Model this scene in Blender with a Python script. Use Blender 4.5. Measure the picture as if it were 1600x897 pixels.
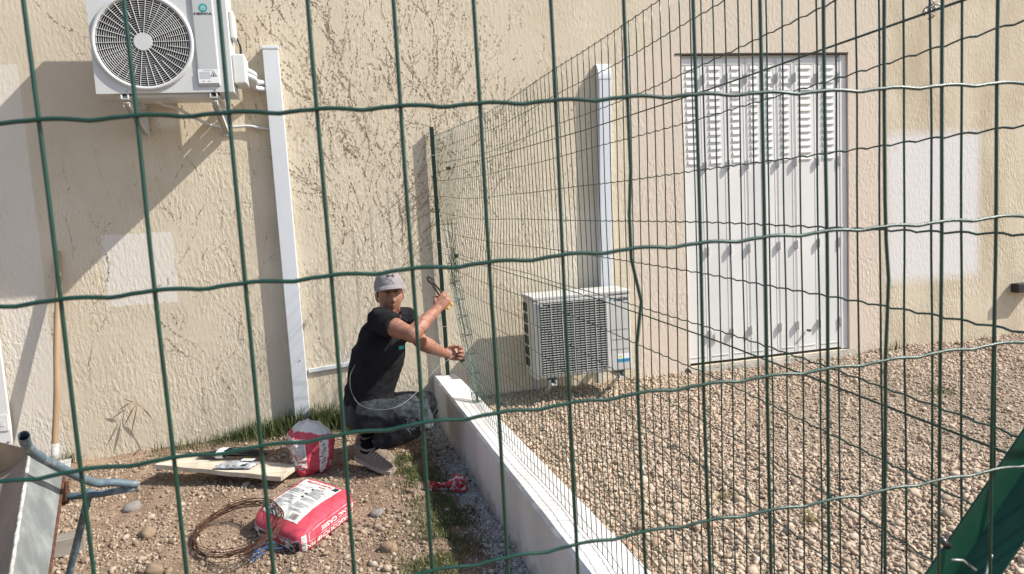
import bpy, bmesh, math, random
import numpy as np
from mathutils import Vector, Matrix, noise as mnoise

for o in list(bpy.data.objects):
    bpy.data.objects.remove(o)
SC = bpy.context.scene
COL = SC.collection
random.seed(7)
RNG = np.random.default_rng(11)

# ------------------------------------------------------------------ camera
FPX, CAMD, CAMH = 1155.0, 5.2, 1.30
YAW, PITCH, ROLL = math.radians(13.5), math.radians(6.2), math.radians(3.2)
c_f = Vector((math.sin(YAW)*math.cos(PITCH), math.cos(YAW)*math.cos(PITCH), -math.sin(PITCH)))
c_r0 = Vector((math.cos(YAW), -math.sin(YAW), 0))
c_u0 = c_r0.cross(c_f)
c_r = c_r0*math.cos(ROLL) - c_u0*math.sin(ROLL)
c_u = c_u0*math.cos(ROLL) + c_r0*math.sin(ROLL)
c_p = Vector((0, -CAMD, CAMH))
cam = bpy.data.cameras.new('camera')
cam.sensor_width = 36; cam.lens = FPX/1600*36
cam.clip_start = 0.02; cam.clip_end = 400
cam.dof.use_dof = True; cam.dof.focus_distance = 4.3; cam.dof.aperture_fstop = 20
co = bpy.data.objects.new('camera', cam); COL.objects.link(co)
M = Matrix((c_r, c_u, -c_f)).transposed().to_4x4(); M.translation = c_p
co.matrix_world = M
SC.camera = co

# ------------------------------------------------------------------ light
SUN_FROM = Vector((2.6, -1.0, 2.6)).normalized()
w = bpy.data.worlds.new('World'); SC.world = w; w.use_nodes = True
nt = w.node_tree; nt.nodes.clear()
sky = nt.nodes.new('ShaderNodeTexSky'); sky.sky_type = 'NISHITA'; sky.sun_disc = False
sky.sun_elevation = math.asin(SUN_FROM.z); sky.sun_rotation = math.atan2(SUN_FROM.x, SUN_FROM.y)
sky.altitude = 100; sky.dust_density = 1.5
bg = nt.nodes.new('ShaderNodeBackground'); bg.inputs[1].default_value = 0.118
wo = nt.nodes.new('ShaderNodeOutputWorld')
nt.links.new(sky.outputs[0], bg.inputs[0]); nt.links.new(bg.outputs[0], wo.inputs[0])
sl = bpy.data.lights.new('sun', 'SUN'); sl.energy = 4.5; sl.angle = math.radians(0.53); sl.color = (1, 0.955, 0.885)
so = bpy.data.objects.new('sun', sl); COL.objects.link(so); so.location = (6, -6, 8)
so.rotation_euler = (-SUN_FROM).to_track_quat('-Z', 'Y').to_euler()
SC.view_settings.view_transform = 'Standard'; SC.view_settings.look = 'None'
SC.view_settings.exposure = 0.68; SC.view_settings.gamma = 1
SC.view_settings.use_curve_mapping = False
SC.render.engine = 'CYCLES'

# ------------------------------------------------------------------ helpers
def ray(x, y): return c_f + c_r*((x-800)/FPX) - c_u*((y-448.5)/FPX)
def wy(x, y, yy=0.0):                       # picture point on the plane y = yy
    d = ray(x, y); return c_p + d*((yy-c_p.y)/d.y)
def gz(x, y, z=0.0):                        # picture point on the plane z
    d = ray(x, y); return c_p + d*((z-c_p.z)/d.z)
def atz(x, y, Z): return c_p + ray(x, y)*Z
def proj(p):
    v = Vector(p)-c_p; z = v.dot(c_f)
    return 800+FPX*v.dot(c_r)/z, 448.5-FPX*v.dot(c_u)/z, z

OFF = {}
def tag(o, label=None, cat=None, group=None, kind=None):
    if label: o['label'] = label
    if cat: o['category'] = cat
    if group: o['group'] = group
    if kind: o['kind'] = kind
    return o
def thing(name, label, cat, loc, group=None):
    o = bpy.data.objects.new(name, None); COL.objects.link(o); o.empty_display_size = 0.1
    o.location = loc; OFF[o.name] = Vector(loc)
    return tag(o, label, cat, group)
def link(name, me, parent=None, off=None):
    o = bpy.data.objects.new(name, me); COL.objects.link(o)
    if parent is not None: o.parent = parent
    return o

class MB:
    def __init__(s): s.v = []; s.f = []; s.m = []; s.cm = 0
    def add(s, vs, fs, m=None):
        b = len(s.v); s.v += [tuple(v) for v in vs]
        m = s.cm if m is None else m
        for f in fs: s.f.append(tuple(i+b for i in f)); s.m.append(m)
        return s
    def box(s, a, b, m=None, rot=None, piv=None):
        x0,y0,z0 = a; x1,y1,z1 = b
        vs = [Vector(p) for p in ((x0,y0,z0),(x1,y0,z0),(x1,y1,z0),(x0,y1,z0),(x0,y0,z1),(x1,y0,z1),(x1,y1,z1),(x0,y1,z1))]
        if rot is not None:
            piv = Vector(piv) if piv is not None else (Vector(a)+Vector(b))/2
            vs = [rot @ (p-piv) + piv for p in vs]
        return s.add(vs, [(0,3,2,1),(4,5,6,7),(0,1,5,4),(1,2,6,5),(2,3,7,6),(3,0,4,7)], m)
    def obox(s, c, ax, ay, az, hx, hy, hz, m=None):        # oriented box from axes and half sizes
        c = Vector(c); vs = []
        for sz in (-1,1):
            for sx,sy in ((-1,-1),(1,-1),(1,1),(-1,1)):
                vs.append(c+ax*hx*sx+ay*hy*sy+az*hz*sz)
        return s.add(vs, [(0,3,2,1),(4,5,6,7),(0,1,5,4),(1,2,6,5),(2,3,7,6),(3,0,4,7)], m)
    def tube(s, pts, r, n=8, cap=True, m=None, rb=None, up=None, closed=False):
        pts = [Vector(p) for p in pts]; k = len(pts)
        rs = r if isinstance(r, (list, tuple)) else [r]*k
        rbs = rs if rb is None else (rb if isinstance(rb, (list, tuple)) else [rb]*k)
        vs = []; prev = None
        for i, p in enumerate(pts):
            if closed: t = pts[(i+1) % k]-pts[i-1]
            else: t = pts[min(i+1,k-1)]-pts[max(i-1,0)]
            if t.length < 1e-9: t = Vector((0,0,1))
            t.normalize()
            if prev is None:
                u = Vector(up) if up is not None else (Vector((0,0,1)) if abs(t.z) < .9 else Vector((1,0,0)))
            else: u = prev
            u = u - t*u.dot(t)
            if u.length < 1e-6: u = t.orthogonal()
            u.normalize(); prev = u; q = t.cross(u)
            for j in range(n):
                a = 2*math.pi*j/n
                vs.append(p+u*(math.cos(a)*rs[i])+q*(math.sin(a)*rbs[i]))
        fs = []
        for i in range(k if closed else k-1):
            i2 = (i+1) % k
            for j in range(n):
                j2 = (j+1) % n
                fs.append((i*n+j, i*n+j2, i2*n+j2, i2*n+j))
        if cap and not closed:
            fs.append(tuple(range(n-1,-1,-1))); fs.append(tuple((k-1)*n+j for j in range(n)))
        return s.add(vs, fs, m)
    def ell(s, c, ax, ay, az, nu=16, nv=10, m=None):       # ellipsoid, axes as vectors
        c = Vector(c); ax=Vector(ax); ay=Vector(ay); az=Vector(az); vs=[c+az]
        for i in range(1,nv):
            ph = math.pi*i/nv
            for j in range(nu):
                a = 2*math.pi*j/nu
                vs.append(c+az*math.cos(ph)+(ax*math.cos(a)+ay*math.sin(a))*math.sin(ph))
        vs.append(c-az); fs=[]
        for j in range(nu): fs.append((0,1+j,1+(j+1)%nu))
        for i in range(nv-2):
            for j in range(nu):
                a=1+i*nu+j; b=1+i*nu+(j+1)%nu; fs.append((a,a+nu,b+nu,b))
        L=len(vs)-1; o=1+(nv-2)*nu
        for j in range(nu): fs.append((L,o+(j+1)%nu,o+j))
        return s.add(vs, fs, m)
    def grid(s, fn, nu, nv, m=None, wrapu=False):
        vs=[fn(i/nu, j/nv) for j in range(nv+1) for i in range(nu+1)]
        fs=[(j*(nu+1)+i, j*(nu+1)+i+1, (j+1)*(nu+1)+i+1, (j+1)*(nu+1)+i) for j in range(nv) for i in range(nu)]
        return s.add(vs, fs, m)
    def mesh(s, name, mats, off=None, smooth=False):
        me = bpy.data.meshes.new(name)
        vs = s.v if off is None else [(v[0]-off[0], v[1]-off[1], v[2]-off[2]) for v in s.v]
        me.from_pydata(vs, [], s.f)
        for mt in (mats if isinstance(mats, (list, tuple)) else [mats]): me.materials.append(mt)
        if any(s.m): me.polygons.foreach_set('material_index', s.m)
        if smooth: me.polygons.foreach_set('use_smooth', [True]*len(s.f))
        me.update(); return me
    def build(s, name, mats, parent=None, smooth=False, bevel=0, seg=2, auto=None):
        off = OFF.get(parent.name) if parent is not None else None
        o = link(name, s.mesh(name, mats, off, smooth), parent)
        if parent is not None: OFF[o.name] = off
        if bevel:
            b = o.modifiers.new('bevel', 'BEVEL'); b.width = bevel; b.segments = seg; b.limit_method = 'ANGLE'; b.angle_limit = math.radians(40)
            o.data.polygons.foreach_set('use_smooth', [True]*len(o.data.polygons))
            wn = o.modifiers.new('wn', 'WEIGHTED_NORMAL'); wn.keep_sharp = True
        return o

def catmull(pts, n=8, closed=False):
    P=[Vector(p) for p in pts]; k=len(P); out=[]
    rng = range(k) if closed else range(k-1)
    for i in rng:
        if closed: p0,p1,p2,p3=P[i-1],P[i],P[(i+1)%k],P[(i+2)%k]
        else: p0,p1,p2,p3=P[max(i-1,0)],P[i],P[i+1],P[min(i+2,k-1)]
        for j in range(n):
            t=j/n; out.append(0.5*((2*p1)+(p2-p0)*t+(2*p0-5*p1+4*p2-p3)*t*t+(3*p1-p0-3*p2+p3)*t**3))
    if not closed: out.append(P[-1])
    return out

def text_polys(txt, size, bold=0.0, align='CENTER'):
    """2-D triangles of a line of lettering, from the built-in font"""
    cu = bpy.data.curves.new('t', 'FONT'); cu.body = txt; cu.size = size; cu.align_x = align; cu.align_y = 'CENTER'
    cu.offset = bold; cu.resolution_u = 3
    o = bpy.data.objects.new('t', cu); COL.objects.link(o)
    dg = bpy.context.evaluated_depsgraph_get(); dg.update()
    me = o.evaluated_get(dg).to_mesh()
    vs = [(v.co.x, v.co.y) for v in me.vertices]; fs = [tuple(p.vertices) for p in me.polygons]
    o.evaluated_get(dg).to_mesh_clear()
    bpy.data.objects.remove(o); bpy.data.curves.remove(cu)
    return vs, fs

# ------------------------------------------------------------------ materials
def mat(name, col, rough=0.7, metal=0.0, spec=0.4, var=0.0, vscale=6.0, bump=0.0, bscale=60.0, bdist=0.01, col2=None, stretch=None, detail=6, trans=0.0, ramp=(0.4,0.65)):
    m = bpy.data.materials.new(name); m.use_nodes = True; t = m.node_tree; N = t.nodes; L = t.links
    b = N['Principled BSDF']; b.inputs['Roughness'].default_value = rough; b.inputs['Metallic'].default_value = metal
    b.inputs['Specular IOR Level'].default_value = spec
    b.inputs['Base Color'].default_value = (*col, 1)
    if trans: b.inputs['Transmission Weight'].default_value = trans
    tc = N.new('ShaderNodeTexCoord'); src = tc.outputs['Object']
    if stretch:
        mp = N.new('ShaderNodeMapping'); mp.inputs['Scale'].default_value = stretch
        L.new(src, mp.inputs[0]); src = mp.outputs[0]
    if var or col2:
        n = N.new('ShaderNodeTexNoise'); n.inputs['Scale'].default_value = vscale; n.inputs['Detail'].default_value = detail; n.inputs['Roughness'].default_value = 0.6
        L.new(src, n.inputs[0])
        r = N.new('ShaderNodeValToRGB'); r.color_ramp.elements[0].position = ramp[0]; r.color_ramp.elements[1].position = ramp[1]
        c2 = col2 if col2 else tuple(c*(1-var) for c in col)
        r.color_ramp.elements[0].color = (*c2, 1); r.color_ramp.elements[1].color = (*col, 1)
        L.new(n.outputs[0], r.inputs[0]); L.new(r.outputs[0], b.inputs['Base Color'])
    if bump:
        n2 = N.new('ShaderNodeTexNoise'); n2.inputs['Scale'].default_value = bscale; n2.inputs['Detail'].default_value = 5
        L.new(src, n2.inputs[0])
        bp = N.new('ShaderNodeBump'); bp.inputs['Strength'].default_value = bump; bp.inputs['Distance'].default_value = bdist
        L.new(n2.outputs[0], bp.inputs['Height']); L.new(bp.outputs[0], b.inputs['Normal'])
    return m

def attr_mat(name, stops, rough=0.8, spec=0.3, bump=0.3, bscale=80, speck=0.25):
    """stone-like material, colour picked per piece through the 'rnd' attribute"""
    m = bpy.data.materials.new(name); m.use_nodes = True; t = m.node_tree; N = t.nodes; L = t.links
    b = N['Principled BSDF']; b.inputs['Roughness'].default_value = rough; b.inputs['Specular IOR Level'].default_value = spec
    a = N.new('ShaderNodeAttribute'); a.attribute_name = 'rnd'
    r = N.new('ShaderNodeValToRGB'); els = r.color_ramp.elements
    while len(els) < len(stops): els.new(0.5)
    for e, (p, c) in zip(els, stops): e.position = p; e.color = (*c, 1)
    L.new(a.outputs['Fac'], r.inputs[0])
    tc = N.new('ShaderNodeTexCoord'); n = N.new('ShaderNodeTexNoise'); n.inputs['Scale'].default_value = bscale; n.inputs['Detail'].default_value = 4
    L.new(tc.outputs['Object'], n.inputs[0])
    mx = N.new('ShaderNodeMix'); mx.data_type = 'RGBA'; mx.blend_type = 'MULTIPLY'; mx.inputs[0].default_value = speck
    L.new(r.outputs[0], mx.inputs[6]); L.new(n.outputs[0], mx.inputs[7]); L.new(mx.outputs[2], b.inputs['Base Color'])
    if bump:
        bp = N.new('ShaderNodeBump'); bp.inputs['Strength'].default_value = bump; bp.inputs['Distance'].default_value = 0.004
        L.new(n.outputs[0], bp.inputs['Height']); L.new(bp.outputs[0], b.inputs['Normal'])
    return m

def stucco_mat():
    """scratched render: vertical grain, older beige with repainted fields"""
    m = bpy.data.materials.new('stucco'); m.use_nodes = True; t = m.node_tree; N = t.nodes; L = t.links
    b = N['Principled BSDF']; b.inputs['Roughness'].default_value = 0.92; b.inputs['Specular IOR Level'].default_value = 0.15
    tc = N.new('ShaderNodeTexCoord'); P = tc.outputs['Object']
    sep = N.new('ShaderNodeSeparateXYZ'); L.new(P, sep.inputs[0])
    def math_(op, a, bb=None, clamp=False):
        n = N.new('ShaderNodeMath'); n.operation = op; n.use_clamp = clamp
        for i, q in enumerate((a, bb)):
            if q is None: continue
            if isinstance(q, (int, float)): n.inputs[i].default_value = q
            else: L.new(q, n.inputs[i])
        return n.outputs[0]
    def noise(scale, st=None, detail=5, rough=0.6):
        n = N.new('ShaderNodeTexNoise'); n.inputs['Scale'].default_value = scale; n.inputs['Detail'].default_value = detail; n.inputs['Roughness'].default_value = rough
        if st:
            mp = N.new('ShaderNodeMapping'); mp.inputs['Scale'].default_value = st; L.new(P, mp.inputs[0]); L.new(mp.outputs[0], n.inputs[0])
        else: L.new(P, n.inputs[0])
        return n.outputs[0]
    wob = math_('MULTIPLY', math_('SUBTRACT', noise(9), 0.5), 0.035)
    X = math_('ADD', sep.outputs[0], wob); Z = math_('ADD', sep.outputs[2], wob)
    def rect(x0, x1, z0, z1, s=0.006):
        def sm(v, e, sign):
            d = math_('SUBTRACT', v, e) if sign > 0 else math_('SUBTRACT', e, v)
            return math_('ADD', math_('DIVIDE', d, s), 0.5, True)
        return math_('MULTIPLY', math_('MULTIPLY', sm(X, x0, 1), sm(X, x1, -1)), math_('MULTIPLY', sm(Z, z0, 1), sm(Z, z1, -1)))
    def mixc(f, a, bcol):
        n = N.new('ShaderNodeMix'); n.data_type = 'RGBA'
        if isinstance(f, float): n.inputs[0].default_value = f
        else: L.new(f, n.inputs[0])
        for i, q in ((6, a), (7, bcol)):
            if isinstance(q, tuple): n.inputs[i].default_value = (*q, 1)
            else: L.new(q, n.inputs[i])
        return n.outputs[2]
    def ramp(src, p0, p1):
        r = N.new('ShaderNodeMapRange'); r.inputs[1].default_value = p0; r.inputs[2].default_value = p1; r.clamp = True
        L.new(src, r.inputs[0]); return r.outputs[0]
    base = mixc(ramp(noise(2.2), .35, .7), WALL_A, WALL_B)
    # weather grime on the right-hand bay, stronger towards its foot
    gr = math_('MULTIPLY', ramp(noise(3.0, (1, 1, .35)), .42, .66), ramp(sep.outputs[0], 4.2, 4.6))
    base = mixc(math_('MULTIPLY', gr, .55), base, (.36, .285, .18))
    grime2 = math_('MULTIPLY', ramp(noise(14, (1, 1, .15)), .5, .75), ramp(noise(1.7), .42, .62))
    base = mixc(math_('MULTIPLY', grime2, .28), base, (.36, .29, .2))
    speck = ramp(noise(120, (1,1,.5), 2), .62, .72)
    base = mixc(math_('MULTIPLY', speck, .25), base, (.3, .23, .15))
    PINK = (.62, .53, .435)
    for q in ((4.0, 4.40, -.5, 2.385), (2.2, 2.7, -.5, 2.365), (2.15, 2.7, 2.2, 2.38)):
        base = mixc(rect(*q), base, PINK)
    base = mixc(rect(2.4, 4.44, 2.365, 3.6, .02), base, (.60, .525, .425))
    base = mixc(rect(-6, -1.77, -1, 2.33), base, (.655, .60, .51))
    base = mixc(rect(-1.42, -1.0, .803, 1.262, .004), base, (.66, .61, .53))
    base = mixc(rect(1.55, 2.0, .62, 1.25, .01), base, (.64, .57, .46))
    base = mixc(rect(.02, .15, .25, .36, .10), base, (.66, .62, .55))
    base = mixc(rect(-1.03, -.89, 1.93, 2.02, .05), base, (.74, .72, .66))
    wp = math_('MULTIPLY', rect(4.45, 5.37, .5, 1.71, .10), ramp(noise(6), .18, .4))
    base = mixc(math_('MULTIPLY', wp, .92), base, (.66, .645, .63))
    L.new(base, b.inputs['Base Color'])
    # grain: smoother where freshly rendered (left field and the lower strip)
    g1 = noise(52, (1, 1, .42), 4, .6); g2 = noise(130, (1, 1, .6), 3)
    vor = N.new('ShaderNodeTexVoronoi'); vor.inputs['Scale'].default_value = 60
    mp = N.new('ShaderNodeMapping'); mp.inputs['Scale'].default_value = (1, 1, .38); L.new(P, mp.inputs[0])
    wp2 = N.new('ShaderNodeVectorMath'); wp2.operation = 'ADD'
    nz = N.new('ShaderNodeTexNoise'); nz.inputs['Scale'].default_value = 30
    sc = N.new('ShaderNodeVectorMath'); sc.operation = 'SCALE'; sc.inputs['Scale'].default_value = .03
    L.new(P, nz.inputs[0]); L.new(nz.outputs['Color'], sc.inputs[0]); L.new(mp.outputs[0], wp2.inputs[0]); L.new(sc.outputs[0], wp2.inputs[1]); L.new(wp2.outputs[0], vor.inputs[0])
    h = math_('ADD', math_('MULTIPLY', ramp(g1, .38, .66), .7), math_('MULTIPLY', g2, .25))
    h = math_('ADD', h, math_('MULTIPLY', vor.outputs['Distance'], .35))
    flatp = math_('MULTIPLY', ramp(noise(2.6), .40, .56), math_('ADD', math_('MULTIPLY', ramp(sep.outputs[2], 2.3, 1.1), .6), .4))
    flatp = math_('MULTIPLY', flatp, math_('SUBTRACT', 1.0, math_('MAXIMUM', math_('MULTIPLY', wp, .8), math_('MULTIPLY', rect(-1.42, -1.0, .803, 1.262, .02), .7))))
    bp = N.new('ShaderNodeBump'); bp.inputs['Distance'].default_value = 0.0047
    L.new(math_('MULTIPLY', math_('ADD', math_('MULTIPLY', flatp, .72), .28), .85), bp.inputs['Strength'])
    L.new(h, bp.inputs['Height']); L.new(bp.outputs[0], b.inputs['Normal'])
    return m
WALL_A = (.56, .484, .362); WALL_B = (.635, .557, .428)
MAT = {}
MAT['stucco'] = stucco_mat()
MAT['white_paint'] = mat('white_paint', (.68,.67,.64), .45, var=.06, vscale=3)
MAT['white_plastic'] = mat('white_plastic', (.60,.625,.645), .38, spec=.5, var=.05, vscale=4)
MAT['casing'] = mat('casing', (.57,.58,.565), .42, var=.05, vscale=3)
MAT['casing_dull'] = mat('casing_dull', (.50,.495,.465), .5, var=.08, vscale=5)
MAT['casing_grey'] = mat('casing_grey', (.47,.49,.48), .5, var=.04, vscale=3)
MAT['dark'] = mat('dark', (.012,.012,.013), .7)
MAT['galv'] = mat('galv', (.42,.42,.40), .45, metal=.7, var=.3, vscale=30)
MAT['fence'] = mat('fence', (.007,.050,.033), .34, spec=.55, var=.25, vscale=40, bump=.08, bscale=300, bdist=.002)
MAT['fence_post'] = mat('fence_post', (.005,.042,.024), .38, spec=.5, var=.3, vscale=25, bump=.08, bscale=200, bdist=.002)
MAT['render_white'] = mat('render_white', (.66,.64,.61), .9, spec=.2, col2=(.56,.535,.495), vscale=3.5, stretch=(1,1,.5), bump=.35, bscale=110, bdist=.004)
def splash(m):      # soil splashed against the foot of the rendered wall
    t = m.node_tree; N = t.nodes; L = t.links; b = N['Principled BSDF']; src = b.inputs['Base Color'].links[0].from_socket
    tc = N.new('ShaderNodeTexCoord'); sp = N.new('ShaderNodeSeparateXYZ'); L.new(tc.outputs['Object'], sp.inputs[0])
    n = N.new('ShaderNodeTexNoise'); n.inputs['Scale'].default_value = 16; n.inputs['Detail'].default_value = 7; L.new(tc.outputs['Object'], n.inputs[0])
    a = N.new('ShaderNodeMath'); a.operation = 'MULTIPLY_ADD'; a.inputs[1].default_value = -.30; L.new(n.outputs[0], a.inputs[0]); L.new(sp.outputs[2], a.inputs[2])
    r = N.new('ShaderNodeMapRange'); r.inputs[1].default_value = -.27; r.inputs[2].default_value = -.36; r.inputs[4].default_value = .75; L.new(a.outputs[0], r.inputs[0])
    mx = N.new('ShaderNodeMix'); mx.data_type = 'RGBA'; L.new(r.outputs[0], mx.inputs[0]); L.new(src, mx.inputs[6]); mx.inputs[7].default_value = (.33,.26,.19,1)
    L.new(mx.outputs[2], b.inputs['Base Color'])
splash(MAT['render_white'])
MAT['concrete'] = mat('concrete', (.36,.33,.28), .95, spec=.15, var=.35, vscale=9, bump=.6, bscale=45, bdist=.01)
MAT['cement'] = mat('cement', (.34,.33,.31), .95, spec=.15, var=.3, vscale=14, bump=.7, bscale=60, bdist=.008)
MAT['lintel'] = mat('lintel', (.05,.03,.022), .8, var=.3, vscale=20)
MAT['wood'] = mat('wood', (.42,.31,.20), .75, spec=.25, col2=(.30,.20,.115), vscale=5, stretch=(1,1,.12), bump=.15, bscale=40, bdist=.003)
MAT['plank'] = mat('plank', (.60,.53,.43), .9, spec=.15, col2=(.46,.38,.28), vscale=7, stretch=(.25,3,1), bump=.3, bscale=22, bdist=.004)
MAT['rust'] = mat('rust', (.115,.045,.022), .85, col2=(.05,.022,.014), vscale=50)
MAT['blue_tube'] = mat('blue_tube', (.095,.135,.16), .6, spec=.35, col2=(.30,.32,.31), vscale=22, bump=.2, bscale=70, bdist=.003, ramp=(.30,.46))
MAT['tub'] = mat('tub', (.29,.315,.305), .65, metal=.2, col2=(.17,.185,.18), vscale=9, bump=.3, bscale=30, bdist=.006)
MAT['tub_in'] = mat('tub_in', (.35,.27,.195), .9, spec=.15, col2=(.25,.21,.17), vscale=5, bump=.5, bscale=18, bdist=.01)
MAT['caked'] = mat('caked', (.55,.53,.48), .95, spec=.1, var=.4, vscale=40, bump=.8, bscale=60, bdist=.01)
MAT['strut_green'] = mat('strut_green', (.008,.066,.038), .4, spec=.45, var=.3, vscale=25)
MAT['post_dark'] = mat('post_dark', (.003,.018,.012), .45, spec=.4)
MAT['old_wood'] = mat('old_wood', (.30,.27,.225), .92, spec=.12, col2=(.20,.175,.145), vscale=8, stretch=(.3,3,1), bump=.3, bscale=25, bdist=.004)
MAT['bag_red'] = mat('bag_red', (.56,.065,.10), .55, spec=.35, var=.16, vscale=9, bump=.25, bscale=16, bdist=.012)
MAT['bag_white'] = mat('bag_white', (.66,.65,.61), .6, spec=.3, var=.08, vscale=9, bump=.2, bscale=16, bdist=.012)
def sack_mat():
    m = mat('bag_two', (.56,.065,.10), .55, spec=.35, var=.16, vscale=9, bump=.35, bscale=14, bdist=.014)
    t = m.node_tree; N = t.nodes; L = t.links; b = N['Principled BSDF']; src = b.inputs['Base Color'].links[0].from_socket
    tc = N.new('ShaderNodeTexCoord'); sp = N.new('ShaderNodeSeparateXYZ'); L.new(tc.outputs['Object'], sp.inputs[0])
    n = N.new('ShaderNodeTexNoise'); n.inputs['Scale'].default_value = 11; n.inputs['Detail'].default_value = 3; L.new(tc.outputs['Object'], n.inputs[0])
    a = N.new('ShaderNodeMath'); a.operation = 'MULTIPLY_ADD'; a.inputs[1].default_value = .11; L.new(n.outputs[0], a.inputs[0]); L.new(sp.outputs[2], a.inputs[2])
    x = N.new('ShaderNodeMath'); x.operation = 'MULTIPLY_ADD'; x.inputs[1].default_value = .25; L.new(sp.outputs[0], x.inputs[0]); L.new(a.outputs[0], x.inputs[2])
    r = N.new('ShaderNodeMapRange'); r.inputs[1].default_value = .312; r.inputs[2].default_value = .318; L.new(x.outputs[0], r.inputs[0])
    mx = N.new('ShaderNodeMix'); mx.data_type = 'RGBA'; L.new(r.outputs[0], mx.inputs[0]); L.new(src, mx.inputs[6]); mx.inputs[7].default_value = (.60,.585,.54,1)
    L.new(mx.outputs[2], b.inputs['Base Color']); return m
MAT['bag_two'] = sack_mat()
MAT['ink'] = mat('ink', (.02,.02,.022), .6)
MAT['ink_grey'] = mat('ink_grey', (.30,.31,.31), .65)
MAT['ink_red'] = mat('ink_red', (.40,.03,.05), .6)
MAT['black_plastic'] = mat('black_plastic', (.013,.013,.015), .35, spec=.5)
MAT['clear_film'] = mat('clear_film', (.50,.51,.52), .12, spec=.7, var=.55, vscale=30, bump=.8, bscale=26, bdist=.012)
MAT['tape_red'] = mat('tape_red', (.55,.022,.035), .35, spec=.5)
MAT['tape_white'] = mat('tape_white', (.62,.52,.47), .4, spec=.5)
MAT['blue_rag'] = mat('blue_rag', (.04,.11,.27), .6)
MAT['vine'] = mat('vine', (.37,.27,.16), .95, spec=.1, col2=(.26,.18,.10), vscale=18)
MAT['dirt'] = mat('dirt', (.32,.235,.165), .97, spec=.1, col2=(.185,.125,.085), vscale=3, bump=1.0, bscale=70, bdist=.012)
MAT['grit'] = mat('grit', (.40,.33,.25), .95, spec=.12, col2=(.17,.13,.095), vscale=70, bump=1.0, bscale=90, bdist=.012, detail=3)
MAT['soil'] = mat('soil', (.12,.08,.05), .97, spec=.1, var=.5, vscale=10)
MAT['pebble'] = attr_mat('pebble', [(0,(.30,.23,.17)), (.15,(.41,.32,.235)), (.45,(.475,.375,.275)), (.7,(.54,.435,.325)), (.84,(.48,.345,.24)), (.93,(.39,.26,.175)), (1,(.59,.51,.41))], .75, .3)
MAT['rubble'] = attr_mat('rubble', [(0,(.19,.135,.09)), (.3,(.29,.215,.15)), (.65,(.38,.295,.215)), (1,(.52,.435,.34))], .92, .15)
MAT['crumb'] = attr_mat('crumb', [(0,(.10,.085,.07)), (.25,(.33,.31,.28)), (.6,(.50,.48,.44)), (1,(.62,.60,.56))], .95, .15)
MAT['rock'] = mat('rock', (.37,.27,.18), .92, spec=.2, col2=(.27,.19,.125), vscale=12, bump=.5, bscale=30, bdist=.012)
MAT['rock_grey'] = mat('rock_grey', (.33,.30,.27), .92, spec=.2, var=.3, vscale=12, bump=.5, bscale=30, bdist=.012)
MAT['grass'] = attr_mat('grass', [(0,(.030,.052,.013)), (.5,(.065,.095,.026)), (.8,(.115,.135,.042)), (1,(.30,.25,.115))], .7, .3, bump=0)
MAT['dry'] = mat('dry', (.27,.19,.095), .9, var=.4, vscale=20)
MAT['skin'] = mat('skin', (.345,.172,.115), .5, spec=.4, col2=(.265,.12,.08), vscale=16, bump=.1, bscale=120, bdist=.002)
MAT['shirt'] = mat('shirt', (.017,.017,.019), .95, spec=.12, var=.35, vscale=8, bump=.35, bscale=22, bdist=.012)
MAT['jeans'] = mat('jeans', (.058,.067,.072), .9, spec=.15, col2=(.018,.021,.024), vscale=11, bump=.45, bscale=24, bdist=.015)
MAT['sock'] = mat('sock', (.008,.008,.009), .95, spec=.1)
MAT['cap'] = mat('cap', (.27,.245,.25), .85, spec=.2, var=.12, vscale=20, bump=.15, bscale=60, bdist=.004)
MAT['shoe'] = mat('shoe', (.25,.195,.155), .85, spec=.2, var=.2, vscale=30, bump=.2, bscale=90, bdist=.003)
MAT['sole'] = mat('sole', (.40,.35,.29), .8, var=.2, vscale=30)
MAT['lace'] = mat('lace', (.50,.45,.39), .85)
MAT['hair'] = mat('hair', (.018,.012,.009), .8)
MAT['yellow'] = mat('yellow', (.75,.42,.02), .4, spec=.5)
MAT['steel'] = mat('steel', (.10,.09,.085), .35, metal=.8)
MAT['teal'] = mat('teal', (.02,.31,.30), .5)
MAT['blue'] = mat('blue', (.02,.23,.45), .5)
MAT['green_y'] = mat('green_y', (.55,.62,.15), .5)
MAT['sticker'] = mat('sticker', (.74,.75,.76), .4)
MAT['wire_pale'] = mat('wire_pale', (.30,.31,.27), .5, metal=.2)

# ------------------------------------------------------------------ fast merged meshes
def np_mesh(name, V, Fc, mtl, rnd=None, smooth=True):
    me = bpy.data.meshes.new(name); k = Fc.shape[1]
    me.vertices.add(len(V)); me.vertices.foreach_set('co', V.astype(np.float32).ravel())
    me.loops.add(Fc.size); me.loops.foreach_set('vertex_index', Fc.astype(np.int32).ravel())
    me.polygons.add(len(Fc)); me.polygons.foreach_set('loop_start', np.arange(0, Fc.size, k, dtype=np.int32))
    if smooth: me.polygons.foreach_set('use_smooth', np.ones(len(Fc), dtype=bool))
    me.materials.append(mtl)
    if rnd is not None:
        a = me.attributes.new('rnd', 'FLOAT', 'POINT'); a.data.foreach_set('value', rnd.astype(np.float32))
    me.update(calc_edges=True); me.validate(); return me
def ico(sub):
    bm = bmesh.new(); bmesh.ops.create_icosphere(bm, subdivisions=sub, radius=1)
    V = np.array([v.co[:] for v in bm.verts]); Fc = np.array([[v.index for v in f.verts] for f in bm.faces]); bm.free(); return V, Fc
ICO1, ICO2 = ico(1), ico(2)
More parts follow.
